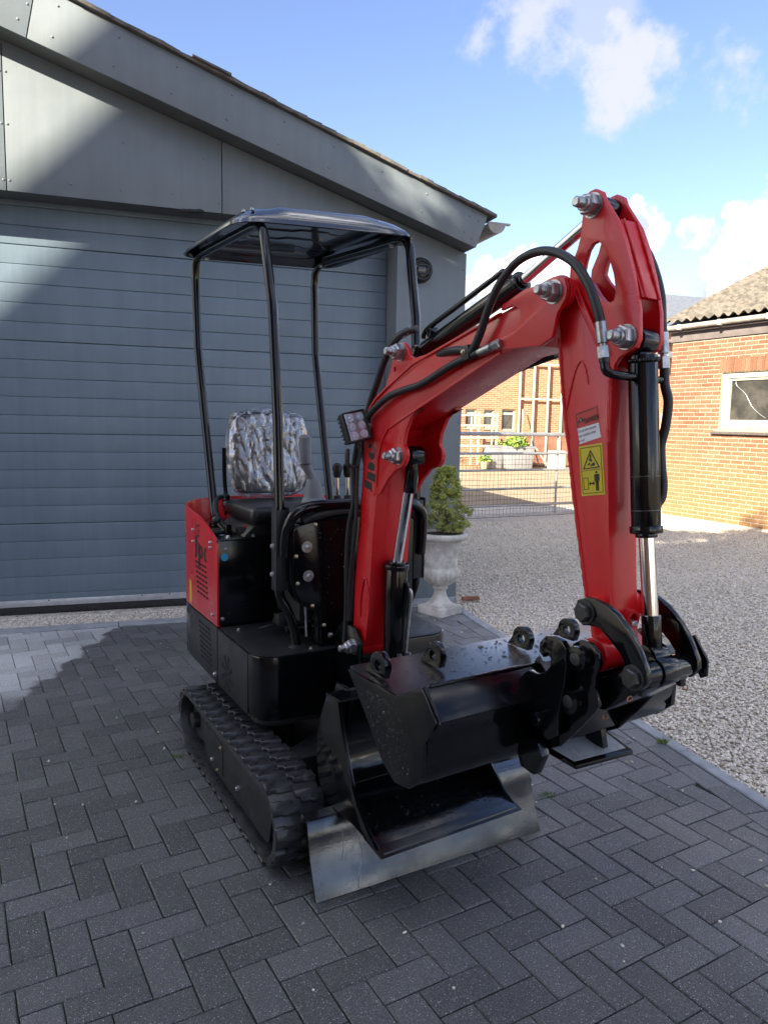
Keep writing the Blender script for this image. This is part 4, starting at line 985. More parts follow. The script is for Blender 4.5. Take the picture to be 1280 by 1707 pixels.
# lettering helper
def text(name, s, org, ex, ey, h, m, par=None, align='LEFT', bold=0., ext=.0006, shear=0., sx=1.):
    cu = bpy.data.curves.new(name, 'FONT'); cu.body = s; cu.size = 1.0; cu.extrude = 0; cu.offset = bold; cu.align_x = align; cu.shear = shear
    o = bpy.data.objects.new(name, cu); COL.objects.link(o); dg = bpy.context.evaluated_depsgraph_get()
    me = bpy.data.meshes.new_from_object(o.evaluated_get(dg)); bpy.data.objects.remove(o)
    ex, ey, org = Vector(ex).normalized(), Vector(ey).normalized(), Vector(org)
    for v in me.vertices: v.co = org + ex * v.co.x * h * sx + ey * v.co.y * h
    me.materials.clear(); me.materials.append(M[m]); return link(name, me, par or EX)
sd = -.4222
text('lettering', 'CE', W(sd, -.372, .955), W(0, 1, .12), (0, 0, 1), .085, 'ink', red, sx=.72)
jf = lambda a, b, t: W(t, -.372 + a, .862 + b)     # J p c in fat lower-case strokes
mb = MB()
mb.prism([(.0, .012), (.0, .085), (-.008, .095), (.034, .095), (.034, .02), (.02, .0), (-.01, -.004), (-.006, .008)], jf, sd, sd + .0015)
mb.prism([(.052, -.03), (.045, -.036), (.092, -.036), (.085, -.03), (.085, .068), (.04, .078), (.052, .066)], jf, sd, sd + .0015)
mb.prism([(.0865, .012), (.102, .006), (.122, .016), (.128, .036), (.120, .058), (.104, .068), (.0865, .062)], jf, sd, sd + .0015, holes=[[(.0885, .022), (.0885, .052), (.098, .054), (.103, .037), (.098, .021)]])
mb.prism([(.185, .056), (.170, .070), (.152, .064), (.138, .036), (.152, .008), (.172, .002), (.188, .014), (.176, .012), (.166, .020), (.163, .037), (.166, .056), (.172, .060), (.174, .050)], jf, sd, sd + .0015)
xp('lettering', mb, 'ink', par=red, smooth=0)

# --- seat box, deck
box = xp('seat_box', MB().prism([(-.415, .617), (.445, .617), (.445, .985), (-.415, .985)], UZ, -.10, -.036), 'black', .004)
xp('deck_plate', MB().prism([(-.41, -.03), (.44, -.03), (.44, -.48), (.25, -.70), (-.22, -.70), (-.405, -.48)], UV, .983, .992), 'black', .002)
for p, n, k in (((-.385, -.035, .947), FV, 'cap'), ((-.40, -.035, .648), FV, 'cap'), ((-.365, -.06, .992), W(0, 0, 1), 'hex'), ((-.255, -.06, .992), W(0, 0, 1), 'cap'), ((-.36, .06, .617), W(0, 0, 1), 'cap'), ((-.19, .42, .617), W(0, 0, 1), 'brass')): bolt(W(*p), n, k)
xp('round_label', MB().lathe([(.0165, 0), (.0165, .0006), (.001, .0007)], W(-.388, -.0358, .914), FV, 20), 'blue_st')
tag(xp('seat_base', MB().prism([(-.30, .99), (.16, .99), (.12, 1.055), (-.23, 1.055)], UZ, -.42, -.06), 'black_plastic', .008))
seat = xp('seat', MB().box(W(-.05, -.21, 1.085), (.45, .40, .075)), 'vinyl', .034, seg=4, smooth=60)
rrect = lambda w, h, r: [(sx * (w - r) + r * math.cos(a0 + k * math.pi / 12), sz * (h - r) + r * math.sin(a0 + k * math.pi / 12)) for sx, sz, a0 in ((1, 1, 0), (-1, 1, math.pi / 2), (-1, -1, math.pi), (1, -1, 1.5 * math.pi)) for k in range(7)]
XZ = lambda a, b, t: Vector((a * (1 - .10 * (b < -.05)), t, b))
back = MB().prism(rrect(.185, .193, .06), XZ, -.038, .038)
for z in (-.07, .06): back.box((0, -.036, z), (.20, .02, .115))
back.box((0, -.036, .16), (.20, .022, .06)); back.box((-.145, -.04, 0), (.065, .035, .34)); back.box((.145, -.04, 0), (.065, .035, .34)); back.box((0, -.036, -.15), (.20, .02, .06))
RB = Matrix.Rotation(R(-9), 3, 'X')
b_ = xp('backrest', back, 'seat_grey', .016, seg=3, smooth=60); b_.location = W(-.05, -.43, 1.335); b_.rotation_euler = (R(-8), 0, 0)
fm = MB(); NG = 54
for sgn in (-1, 1):
    gr = {}
    for i in range(NG + 1):
        for j in range(NG + 1):
            a, b = 2 * i / NG - 1, 2 * j / NG - 1; x, z = a * math.sqrt(1 - b * b / 2 * .55), b * math.sqrt(1 - a * a / 2 * .55); e = max(abs(a), abs(b))
            gr[i, j] = fm.bm.verts.new((x * .208 * (1 - .06 * (b < -.2) * (-b - .2)), sgn * .080 * (1 - e ** 7) ** .5, z * .217))
    for i in range(NG):
        for j in range(NG): fm.bm.faces.new([gr[i, j], gr[i + 1, j], gr[i + 1, j + 1], gr[i, j + 1]])
bmesh.ops.remove_doubles(fm.bm, verts=fm.bm.verts, dist=1e-4); bmesh.ops.recalc_face_normals(fm.bm, faces=fm.bm.faces)
fm.bm.normal_update()
for v in fm.bm.verts:
    p = v.co; q = Vector((p.x * 15 + p.z * 4, p.y * 8, p.z * 7 - p.x * 5))
    rg_ = 1 - abs(noise.noise(q)) * 2; r2 = 1 - abs(noise.noise(q * 2.3 + Vector((4, 1, 7)))) * 2
    v.co += v.normal * (.009 * max(0, rg_) ** 2 + .006 * max(0, r2) ** 3 - .005)
    if p.z < -.17: v.co.z -= .010 * abs(math.sin(p.x * 40))
f_ = xp('plastic_wrap', fm, 'film', par=b_, smooth=25)
xp('seat_bracket', MB().tube([W(-.262, -.44, 1.36), W(-.262, -.43, 1.18), W(-.25, -.39, 1.10), W(-.215, -.26, 1.045), W(-.19, -.16, 1.02)], .010, 6, 5), 'black', .0)
xp('seat_hinge', MB().prism([(-.40, 1.07), (-.36, 1.14), (-.43, 1.16), (-.46, 1.10), (-.42, 1.04)], VZ, -.268, -.258), 'black', .002); bolt(W(-.269, -.40, 1.10), -RU, 'hex')
xp('belt_strap', MB().tube([W(-.30, -.30, .995), W(-.335, -.33, 1.06), W(-.32, -.38, 1.12), W(-.28, -.42, 1.13)], .012, 6, 5), 'black_sat')
xp('belt_buckle', MB().box(W(-.25, -.14, 1.008), (.10, .06, .03)), 'black_plastic', .006)
xp('buckle_button', MB().box(W(-.245, -.135, 1.026), (.04, .025, .008)), 'red', .002)
xp('recline_lever', MB().tube([W(.0, -.38, 1.155), W(-.03, -.33, 1.13), W(-.06, -.27, 1.10)], .011, 8, 3), 'black_sat')
tag(xp('side_lever', MB().tube([W(-.335, -.20, 1.0), W(-.355, -.235, 1.03)], .007, 8), 'chrome')); xp('lever_knob', MB().ball(W(-.36, -.245, 1.045), .021, 14), 'black_plastic', par=EX.children[-1])
xp('lever_plate', MB().box(W(-.36, -.24, .998), (.12, .10, .012)), 'rubber', .004)
xp('post_clamp', MB().box(W(-.335, -.335, 1.0), (.05, .05, .05)), 'black', .004)
xp('lever_stop', MB().box(W(-.335, -.16, 1.01), (.03, .02, .05)), 'black', .004)

# --- front console
co = [(-.262, .892), (-.264, 1.073), (-.260, 1.088), (-.247, 1.099), (-.173, 1.113), (-.026, 1.124), (.23, 1.124), (.27, 1.10), (.27, .80), (.20, .72), (.20, .6175), (-.144, .6175), (-.147, .725), (-.152, .748), (-.181, .767), (-.224, .796), (-.247, .838)]
con = xp('console', MB().prism([(u - .006 if u < 0 else u + .01, z - (0 if z > .62 else 0)) for u, z in co], UZ, .33, .398), 'black', .010, seg=3)
xp('console_plate', MB().prism(co, UZ, .4005, .412), 'black', .005, seg=3, par=con)
xp('console_box', MB().prism([(-.20, .70), (.25, .70), (.25, 1.128), (-.20, 1.128)], UZ, .08, .325), 'black_sat', .01)
xp('console_top', MB().prism([(-.22, 1.125), (.24, 1.125), (.22, 1.152), (-.17, 1.15)], UZ, .08, .36), 'rubber', .008)
for (u, z), k in zip([(-.206, 1.017), (-.200, .904), (-.173, 1.101), (-.251, .983), (-.244, .877), (-.182, .784), (-.132, .702), (-.105, .659), (-.039, .66), (-.019, 1.108)], ['washer', 'washer', 'brass', 'brass', 'brass', 'brass', 'brass', 'hex', 'hex', 'brass']): bolt(W(u, .412, z), FV, k)
xp('guard_tube', MB().tube([W(-.282, .375, .98), W(-.282, .385, 1.06), W(-.272, .40, 1.115), W(-.24, .41, 1.155), W(-.18, .412, 1.172), W(-.05, .412, 1.176), W(.15, .412, 1.176), W(.26, .41, 1.165), W(.315, .40, 1.12), W(.325, .39, 1.04), W(.325, .38, .95)], .021, 14, 6), 'black')
xp('loom', MB().tube([W(-.22, .405, 1.115), W(-.17, .41, 1.135), W(-.08, .41, 1.148), W(.0, .405, 1.145), W(.1, .40, 1.13)], [.012, .017, .015, .013, .012], 9, 6), 'rubber')
# joystick
js = xp('joystick', MB().lathe([(.052, 0), (.052, .018), (.045, .028), (.042, .032), (.040, .04), (.034, .075), (.026, .105), (.024, .108)], W(-.075, .18, 1.150), W(-.06, 0, 1), 22), 'grey_plastic', smooth=30)
xp('grip', MB().tube([W(-.082, .18, 1.25), W(-.098, .18, 1.285), W(-.112, .182, 1.315), W(-.116, .183, 1.345), W(-.118, .184, 1.39), W(-.119, .185, 1.425)], [.020, .0185, .019, .023, .0245, .0255], 16, 4).ball(W(-.119, .185, 1.425), .0262, 16, (1, 1, .55)), 'grey_plastic', par=js)
xp('grip_seam', MB().lathe([(.0236, 0), (.0236, .003)], W(-.115, .183, 1.318), W(-.06, 0, 1), 18), 'black_plastic', par=js)
for u in (.022, .070):
    l_ = xp('control_lever', MB().cyl(W(u, .2, 1.15), W(u - .002, .2, 1.275), .0075).lathe([(.03, 0), (.028, .012), (.014, .02), (.012, .034)], W(u, .2, 1.15), (0, 0, 1), 14), 'chrome')
    xp('lever_knob', MB().lathe([(.012, 0), (.016, .012), (.0205, .04), (.019, .052), (.011, .060), (.001, .062)], W(u - .002, .2, 1.262), (0, 0, 1), 16), 'black_plastic', par=l_)
    xp('lever_boot', MB().lathe([(.031, 0), (.029, .014), (.016, .022), (.014, .036), (.009, .037)], W(u, .2, 1.1505), (0, 0, 1), 14), 'rubber', par=l_)
xp('pedal', MB().prism([(.13, .655), (.15, .70), (.20, .705), (.21, .66)], VZ, -.24, -.15).tube([W(-.30, .14, .64), W(-.24, .15, .65)], .006, 6), 'black_sat', .004)
xp('pedal_rod', MB().cyl(W(-.25, .30, .665), W(-.13, .31, .675), .016), 'black', .002)
xp('gas_strut', MB().cyl(W(-.176, .33, .79), W(-.17, .33, .64), .004).cyl(W(-.176, .33, .79), W(-.174, .33, .73), .0055), 'alu')

# --- canopy frame
FLp = [(-.285, .33, 1.14), (-.28, .293, 1.496), (-.28, .243, 1.88), (-.28, .235, 1.93), (-.28, .138, 2.222), (-.283, .108, 2.252), (-.287, .05, 2.262), (-.315, -.58, 2.268), (-.32, -.665, 2.255), (-.32, -.69, 2.215), (-.32, -.695, 2.15), (-.32, -.660, 1.83), (-.32, -.650, 1.79), (-.325, -.37, .99)]
FRp = [(.322, .345, 1.17), (.32, .305, 1.93), (.32, .29, 1.99), (.32, .245, 2.215), (.319, .215, 2.25), (.318, .15, 2.262), (.305, -.55, 2.295), (.302, -.64, 2.285), (.30, -.675, 2.25), (.30, -.68, 2.19), (.30, -.66, 1.85), (.30, -.652, 1.81), (.30, -.43, .99)]
for P_ in (FLp, FRp):
    P_ = [W(*p) for p in P_]; out = []
    for i, p in enumerate(P_): out.append(p)
    xp('canopy_tube', MB().tube(out, .0195, 14), 'black', smooth=50)
for sx_, u, v, foot, mid, z1 in ((-1, -.285, .335, (-.226, .368, .617), (-.238, .355, .70), 1.165), (1, .322, .352, (.292, .302, .617), (.303, .33, .73), 1.185)):
    br = xp('post_bracket', MB().prism([(u - .027, v - .025), (u + .027, v - .025), (u + .027, v + .025), (u + .021, v + .025), (u + .021, v - .019), (u - .021, v - .019), (u - .021, v + .025), (u - .027, v + .025)], UV, .842, z1).prism([(u - .021, v + .012), (u + .021, v + .012), (u + .021, v + .02), (u - .021, v + .02)], UV, .842, z1 - .01), 'black_sat', .002)
    xp('lower_post', MB().tube([W(u, v, .87), W(u, v, .815), W((u + mid[0]) / 2 - .002 * sx_, (v + mid[1]) / 2, .765), W(*mid), W(*foot)], .0185, 14, 4), 'black', par=br)
    xp('foot_flange', MB().lathe([(.034, 0), (.033, .005), (.024, .010)], W(foot[0], foot[1], .6165), (0, 0, 1), 18), 'black_sat', par=br)
    for z in (.905, 1.015):
        bolt(W(u - .028, v, z), -RU, 'hex', br); bolt(W(u + .028, v, z), RU, 'hex', br)
# roof: rounded sheet from four corners
FLc, FRc, BRc, BLc = (-.375, .12, 2.256), (.335, .30, 2.252), (.388, -.66, 2.285), (-.405, -.66, 2.252)
def bil(s, t, dz=0.): # s,t in -1..1 ; t=+1 front
    a, b = (s + 1) / 2, (t + 1) / 2
    f = Vector(FLc) * (1 - a) + Vector(FRc) * a; k = Vector(BLc) * (1 - a) + Vector(BRc) * a; q = k * (1 - b) + f * b
    return W(q.x, q.y, q.z + dz)
def outline(sc, n=96, r=.16):
    p = []
    for i in range(n):
        a = 2 * math.pi * (i + .5) / n; c, s_ = math.cos(a), math.sin(a); m_ = (abs(c) ** 9 + abs(s_) ** 9) ** (-1 / 9.); p.append((c * m_ * sc, s_ * m_ * sc))
    return p
mb = MB(); rings = []
for sc, h in ((1.024, .0), (1.010, .001), (1.0, .008), (.992, .017), (.975, .026), (.93, .040), (.88, .055), (.83, .067), (.78, .074), (.72, .077), (.35, .079), (.02, .080)):
    rings.append([mb.bm.verts.new(bil(x, y, h * (1 + .16 * (1 / (1 + math.exp((abs(x) - .55) * 40))) * min(1, max(0, (abs(y) - .6) * 6))))) for x, y in outline(sc)])
under = []
for sc, h in ((1.008, -.003), (.985, .004), (.968, .018), (.94, .033), (.90, .042), (.80, .046), (.77, .056), (.45, .060), (.02, .062)):
    under.append([mb.bm.verts.new(bil(x, y, h)) for x, y in outline(sc)])
n = 96
for A in (rings, under):
    for a, b in zip(A, A[1:]):
        for i in range(n): mb.bm.faces.new([a[i], a[(i + 1) % n], b[(i + 1) % n], b[i]])
    mb.bm.faces.new(A[-1])
for i in range(n): mb.bm.faces.new([rings[0][i], rings[0][(i + 1) % n], under[0][(i + 1) % n], under[0][i]])
roof = xp('canopy_roof', mb, 'roof_black', smooth=35)
mb = MB()
for t, wv in ((.55, .0), (.2, .3), (-.2, -.2), (-.55, .2)):
    pts = [(-.75, t), (-.45, t), (-.38, t - .08), (-.05, t - .08), (.03, t), (.35, t), (.42, t - .07), (.75, t - .07)]
    mb.tube([bil(a, b, .062) for a, b in pts], .006, 8)
xp('roof_ribs', mb, 'black', par=roof)
for p in ((-.25, .08, 2.245), (-.29, -.60, 2.248), (.29, .14, 2.245), (.28, -.56, 2.275)): bolt(W(*p), W(0, 0, -1), 'hex')
for s_, t in ((-.80, .85), (.6, .85), (-.85, .75)): bolt(bil(s_, t, .056), (0, 0, 1), 'cap')

# --- boom
core = [(.008, .631), (.004, .69), (.017, .924), (.037, 1.108), (.054, 1.264), (.066, 1.417), (.081, 1.500), (.100, 1.545), (.141, 1.580), (.205, 1.614), (.366, 1.690), (.421, 1.706), (.535, 1.736), (.795, 1.805), (.90, 1.832), (.93, 1.79), (.90, 1.705), (.785, 1.690), (.399, 1.539), (.386, 1.534), (.301, 1.501), (.222, 1.47), (.186, 1.427), (.168, 1.368), (.16, 1.269), (.137, 1.121), (.112, .792), (.098, .702), (.08, .643)]
boom = xp('boom', MB().prism(core, SZ, -.03, .13), 'red', .004, smooth=28)
ear = [(.165, 1.590), (.205, 1.622), (.243, 1.704), (.249, 1.735), (.266, 1.753), (.287, 1.758), (.309, 1.756), (.328, 1.739), (.340, 1.713), (.366, 1.702), (.46, 1.715), (.42, 1.690), (.30, 1.64)]
gus = [(.43, 1.545), (.386, 1.534), (.353, 1.511), (.324, 1.464), (.315, 1.426), (.332, 1.408), (.337, 1.39), (.332, 1.371), (.308, 1.352), (.265, 1.333), (.225, 1.301), (.177, 1.247), (.135, 1.235), (.150, 1.269), (.158, 1.368), (.176, 1.427), (.212, 1.474), (.291, 1.507)]
endp = [(.60, 1.672), (.785, 1.699), (.946, 1.699), (.986, 1.716), (1.000, 1.775), (1.024, 1.805), (1.029, 1.832), (1.020, 1.856), (1.000, 1.868), (.975, 1.866), (.921, 1.853), (.879, 1.849), (.794, 1.819), (.790, 1.803), (.835, 1.812), (.865, 1.80), (.872, 1.775), (.85, 1.745), (.81, 1.735), (.76, 1.72)]
for o0, o1 in ((-.031, -.017), (.117, .131)):
    xp('cylinder_ear', MB().prism(ear, SZ, o0, o1, holes=[[(.256 + .007 * math.cos(t), 1.672 + .009 * math.sin(t)) for t in [k * .785 for k in range(8)]]]), 'red', .003, par=boom)
    xp('cylinder_gusset', MB().prism(gus, SZ, o0, o1), 'red', .004, par=boom)
for o0, o1 in ((-.044, -.0305), (.1305, .144)): xp('end_plate', MB().prism(endp, SZ, o0, o1), 'red', .004, par=boom)
flange = [(.081, 1.500), (.100, 1.545), (.141, 1.580), (.205, 1.614), (.366, 1.690), (.535, 1.736), (.78, 1.803), (.78, 1.796), (.535, 1.728), (.366, 1.682), (.205, 1.606), (.143, 1.572), (.104, 1.54), (.088, 1.50)]
xp('edge_flange', MB().prism(flange, SZ, -.036, -.029), 'red', .002, par=boom)
low = [(.785, 1.690), (.399, 1.539), (.301, 1.501), (.222, 1.470), (.186, 1.427), (.168, 1.368), (.16, 1.269), (.151, 1.269), (.159, 1.37), (.178, 1.431), (.217, 1.478), (.298, 1.51), (.396, 1.548), (.782, 1.698)]
xp('edge_flange', MB().prism(low, SZ, -.0355, -.029), 'red', .002, par=boom)
def weld(pts, par, r=.0042, m='red'):
    P_ = spline([Vector(p) for p in pts], 14); return xp('weld_bead', MB().tube(P_, [r * random.uniform(.75, 1.3) for _ in P_], 6), m, par=par, smooth=60)
weld([BP(.118, .80, -.03), BP(.118, .86, -.031), BP(.11, .90, -.033), BP(.09, .93, -.033), BP(.066, .86, -.033), BP(.062, .78, -.0325)], boom, .004)
xp('foot_boss', MB().cyl(BP(.05, .665, -.034), BP(.05, .665, .134), .038, seg=24), 'red', .003, par=boom)
for s, z, o in ((.292, 1.385, -.031), (.289, 1.727, -.031), (.987, 1.828, -.044)): bolt(BP(s, z, o), -BRv, 'nut', None, random.random())
for s, z in ((.292, 1.385), (.289, 1.727), (.987, 1.828)):
    o = .131 if s < .5 else .144; bolt(BP(s, z, o), BRv, 'bighex')
for o0, o1 in ((-.034, -.016), (.115, .134)): xp('pin_boss', MB().cyl(BP(.292, 1.385, o0), BP(.292, 1.385, o1), .042, seg=24), 'red', .003, par=boom)
# king post bracket at the foot
kp = [(-.08, .55), (-.10, .68), (-.04, .74), (.06, .735), (.10, .69), (.10, .60), (.22, .56), (.24, .50), (.10, .47), (-.08, .50)]
for o0, o1 in ((-.052, -.040), (.140, .152)): xp('swing_bracket', MB().prism(kp, SZ, o0, o1), 'black', .003)
xp('king_post', MB().cyl(BP(-.04, .44, .05), BP(-.04, .60, .05), .055, seg=24).prism([(-.09, .47), (.22, .47), (.22, .53), (-.09, .55)], SZ, -.04, .14), 'black_sat', .004)
bolt(BP(.05, .665, -.052), -BRv, 'nut')
# lettering on the boom (runs up the side)
mb = MB(); o0, o1 = -.0308, -.0296
for P_ in ([(.076, 1.29), (.123, 1.281), (.127, 1.246), (.114, 1.255), (.072, 1.263)], [(.091, 1.321), (.153, 1.312), (.147, 1.283), (.087, 1.295)], [(.092, 1.334), (.098, 1.35), (.117, 1.356), (.136, 1.348), (.14, 1.334), (.134, 1.323), (.096, 1.329)], [(.096, 1.391), (.139, 1.385), (.136, 1.37), (.12, 1.362), (.104, 1.37)], [(.106, 1.418), (.095, 1.411), (.1, 1.403), (.114, 1.405), (.117, 1.412)], [(.131, 1.41), (.138, 1.4), (.138, 1.387), (.135, 1.387), (.134, 1.4), (.129, 1.408)]): mb.prism(P_, SZ, o0, o1)
xp('lettering', mb, 'ink', par=boom, smooth=0)

# --- stick (dipper)
tubep = [(.975, 1.845), (1.00, 1.842), (1.06, 1.75), (1.12, 1.668), (1.141, 1.629), (1.143, 1.551), (1.143, 1.456), (1.148, 1.404), (1.157, 1.312), (1.172, 1.138), (1.181, 1.056), (1.189, .972), (1.158, .945), (1.128, .961), (1.12, 1.01), (1.107, 1.056), (1.092, 1.123), (1.05, 1.301), (.992, 1.573), (.972, 1.718), (.963, 1.785)]
stick = xp('stick', MB().prism(tubep, SZ, 0, .102), 'red', .004, smooth=28)
plate = [(1.02, 1.99), (1.024, 2.025), (1.03, 2.056), (1.041, 2.064), (1.06, 2.066), (1.079, 2.055), (1.087, 2.037), (1.135, 1.972), (1.158, 1.923), (1.184, 1.85), (1.198, 1.802), (1.207, 1.765), (1.213, 1.70), (1.205, 1.680), (1.183, 1.670), (1.16, 1.662), (1.146, 1.645), (1.139, 1.60), (1.06, 1.62), (.985, 1.78), (.99, 1.895), (1.010, 1.933), (1.019, 1.962)]
hole = [(1.076, 1.942), (1.057, 1.938), (1.045, 1.924), (1.037, 1.899), (1.033, 1.879), (1.046, 1.86), (1.068, 1.839), (1.088, 1.813), (1.105, 1.797), (1.123, 1.79), (1.133, 1.794), (1.138, 1.815), (1.129, 1.855), (1.112, 1.896), (1.095, 1.923)]
for o0, o1 in ((.006, .020), (.082, .096)): xp('stick_plate', MB().prism(plate, SZ, o0, o1, holes=[hole]), 'red', .003, par=stick)
xp('cross_plate', MB().prism([(1.116, 1.975), (1.128, 1.985), (1.206, 1.795), (1.192, 1.792)], SZ, .021, .081), 'red', .003, par=stick)
xp('pivot_boss', MB().cyl(BP(.987, 1.828, -.030), BP(.987, 1.828, .13), .038, seg=28).cyl(BP(.987, 1.828, -.03), BP(.987, 1.828, -.018), .043, seg=28), 'red', .003, par=stick)
xp('stiffener', MB().prism([(1.0, 1.845), (1.012, 1.858), (1.128, 1.672), (1.115, 1.662)], SZ, -.006, .0005), 'red', .002, par=stick)
xp('end_boss', MB().cyl(BP(1.156, .938, -.024), BP(1.156, .938, .126), .043, seg=26).cyl(BP(1.146, 1.046, -.03), BP(1.146, 1.046, .132), .036, seg=26), 'red', .003, par=stick)
weld([BP(.970, 1.72, 0), BP(.992, 1.573, 0), BP(1.022, 1.43, 0), BP(1.05, 1.301, 0), BP(1.092, 1.123, 0), BP(1.107, 1.06, 0)], stick, .0042)
weld([BP(1.145, 1.46, 0), BP(1.143, 1.56, 0), BP(1.139, 1.63, 0)], stick, .005)
weld([BP(1.005, 1.535, 0), BP(1.025, 1.62, 0), BP(1.045, 1.657, 0), BP(1.062, 1.64, 0), BP(1.075, 1.60, 0)], stick, .0032)
weld([BP(1.128, 1.985, .03), BP(1.165, 1.90, .03), BP(1.206, 1.795, .03)], stick, .004); weld([BP(1.128, 1.985, .078), BP(1.165, 1.90, .078), BP(1.206, 1.795, .078)], stick, .004)
weld([BP(1.0, 1.85, -.004), BP(1.06, 1.76, -.004), BP(1.125, 1.665, -.004)], stick, .0035)
xp('lock_tube', MB().lathe([(.022, 0), (.022, .02), (.013, .02), (.013, .004)], BP(1.183, 1.03, .062), BFv, 20), 'red', par=stick); xp('lock_pin', MB().box(BP(1.197, 1.018, .065), (.02, .016, .012)), 'alu', .002, par=stick)
bolt(BP(1.054, 2.028, .006), -BRv, 'nut', None, .4); bolt(BP(1.178, 1.706, .006), -BRv, 'nut', None, .1)
for s, z in ((1.054, 2.028), (1.178, 1.706)): bolt(BP(s, z, .096), BRv, 'bighex'); xp('spacer', MB().cyl(BP(s, z, .02), BP(s, z, .082), .022, seg=18), 'black', .002, par=stick)
# stickers on the left face of the stick
def sticker(name, q, m, o=-.0012):
    return xp(name, MB().prism(q, SZ, o, .0005), m, par=stick, smooth=0)
sticker('danger_sticker', [(1.037, 1.529), (1.106, 1.548), (1.114, 1.508), (1.046, 1.49)], 'red_st')
for a, b in (((1.0395, 1.526), (1.1035, 1.5435)), ((1.0395, 1.526), (1.048, 1.4935))):
    d = (Vector(b) - Vector(a)).normalized(); nn = Vector((-d.y, d.x)) * .0007; a, b = Vector(a), Vector(b); xp('sticker_line', MB().prism([tuple(a + nn), tuple(b + nn), tuple(b - nn), tuple(a - nn)], SZ, -.0018, -.001), 'ink', par=stick, smooth=0)
sticker('warning_sticker', [(1.047, 1.49), (1.114, 1.507), (1.124, 1.472), (1.057, 1.452)], 'white_st', -.0014)
sticker('pinch_sticker', [(1.055, 1.446), (1.128, 1.458), (1.146, 1.334), (1.073, 1.323)], 'yellow', -.0014)
exs, eys = (Vector((.069, .019)).normalized(), Vector((-.0095, .039)).normalized())
def bv(d): return BFv * d[0] + Vector((0, 0, d[1]))
text('lettering', 'DANGER', BP(1.0705, 1.504, -.0024), bv(exs), bv((-.24, .97)), .0175, 'ink', stick, sx=.66, bold=.02)
for i, s_ in enumerate(('Do not allow people', 'near machine when', 'in use!')): text('lettering', s_, BP(1.0505 + .0029 * i, 1.4795 - .0115 * i, -.0024), bv(exs), bv((-.24, .97)), .0098, 'ink', stick, sx=.74)
mb = MB(); mb.prism([(1.056, 1.520), (1.069, 1.510), (1.048, 1.504)], SZ, -.0022, -.001); xp('warning_triangle', mb, 'ink', par=stick, smooth=0)
xp('exclamation_mark', MB().prism([(1.0567, 1.5155), (1.0587, 1.5155), (1.0588, 1.5105), (1.0578, 1.5105)], SZ, -.0028, -.0023).prism([(1.0577, 1.509), (1.0591, 1.5093), (1.0593, 1.508), (1.0579, 1.5077)], SZ, -.0028, -.0023), 'white_st', par=stick, smooth=0)
yx, yy = Vector((.073, .012)), Vector((-.018, .123)); yo = Vector((1.073, 1.323))
yp = lambda a, b: tuple(yo + yx * a + yy * b)
ym = MB(); yl = lambda P_: ym.prism([yp(*p) for p in P_], SZ, -.0023, -.001)
def ring(P_, t):
    c = (sum(p[0] for p in P_) / len(P_), sum(p[1] for p in P_) / len(P_)); Q_ = [(c[0] + (p[0] - c[0]) * (1 - t), c[1] + (p[1] - c[1]) * (1 - t)) for p in P_]
    ym.prism([yp(*p) for p in P_], SZ, -.0023, -.001, holes=[[yp(*q) for q in Q_]])
ring([(.06, .04), (.94, .04), (.94, .96), (.06, .96)], .022); yl([(.07, .495), (.93, .495), (.93, .502), (.07, .502)])
ring([(.12, .53), (.86, .53), (.50, .90)], .17)
for P_ in ([(.46, .80), (.52, .81), (.50, .72), (.46, .73)], [(.32, .60), (.42, .66), (.44, .61)], [(.52, .62), (.62, .65), (.66, .59), (.54, .57)], [(.40, .70), (.52, .66), (.56, .69), (.44, .735)], [(.44, .58), (.50, .62), (.49, .57)]): yl(P_)
ring([(.13, .12), (.33, .12), (.33, .36), (.13, .36)], .10)
yl([(.36, .235), (.42, .275), (.42, .25), (.54, .25), (.54, .275), (.61, .235), (.54, .195), (.54, .22), (.42, .22), (.42, .195)])
yl([(.70 + .04 * math.cos(t * .7), .445 + .026 * math.sin(t * .7)) for t in range(9)])
yl([(.62, .41), (.79, .41), (.81, .39), (.81, .27), (.785, .27), (.78, .37), (.765, .37), (.765, .08), (.72, .08), (.715, .24), (.70, .24), (.695, .08), (.65, .08), (.65, .37), (.63, .37), (.625, .27), (.60, .27), (.60, .39)])
xp('pictogram', ym, 'ink', par=stick, smooth=0)

# --- hydraulic cylinders
def cylinder(name, a, b, c, r, rod, ra, rb, o, sleeve=None):
    a, b, c = BP(*a, o), BP(*b, o), BP(*c, o); d = (c - a).normalized()
    cy = xp(name, MB().cyl(a + d * .035, b, r, seg=28).cyl(b - d * .012, b + d * .006, r * 1.12, seg=28).cyl(b + d * .004, b + d * .016, r * .75, seg=24), 'black', .003)
    xp('rod', MB().cyl(b, c - d * .02, rod, seg=22), 'chrome', par=cy)
    xp('base_eye', MB().cyl(a - BRv * .026, a + BRv * .026, ra, seg=22), 'black', .003, par=cy); xp('rod_eye', MB().cyl(c - BRv * .028, c + BRv * .028, rb, seg=22), 'black', .003, par=cy)
    if sleeve: xp('rod_sleeve', MB().cyl(c - d * sleeve, c - d * .01, rod * 1.25, seg=22), 'black', .002, par=cy)
    return cy, d
ac, d = cylinder('arm_cylinder', (.289, 1.727), (.764, 1.893), (1.054, 2.028), .0285, .0155, .028, .026, .051)
xp('hard_line', MB().tube([BP(.33, 1.772, .03), BP(.352, 1.80, .03), BP(.50, 1.853, .03), BP(.68, 1.918, .03), BP(.712, 1.928, .03), BP(.728, 1.915, .035), BP(.735, 1.90, .045)], .0085, 10, 5), 'black', par=ac)
xp('line_clip', MB().box(BP(.365, 1.79, .04), (.03, .02, .03)), 'black', .002, par=ac)
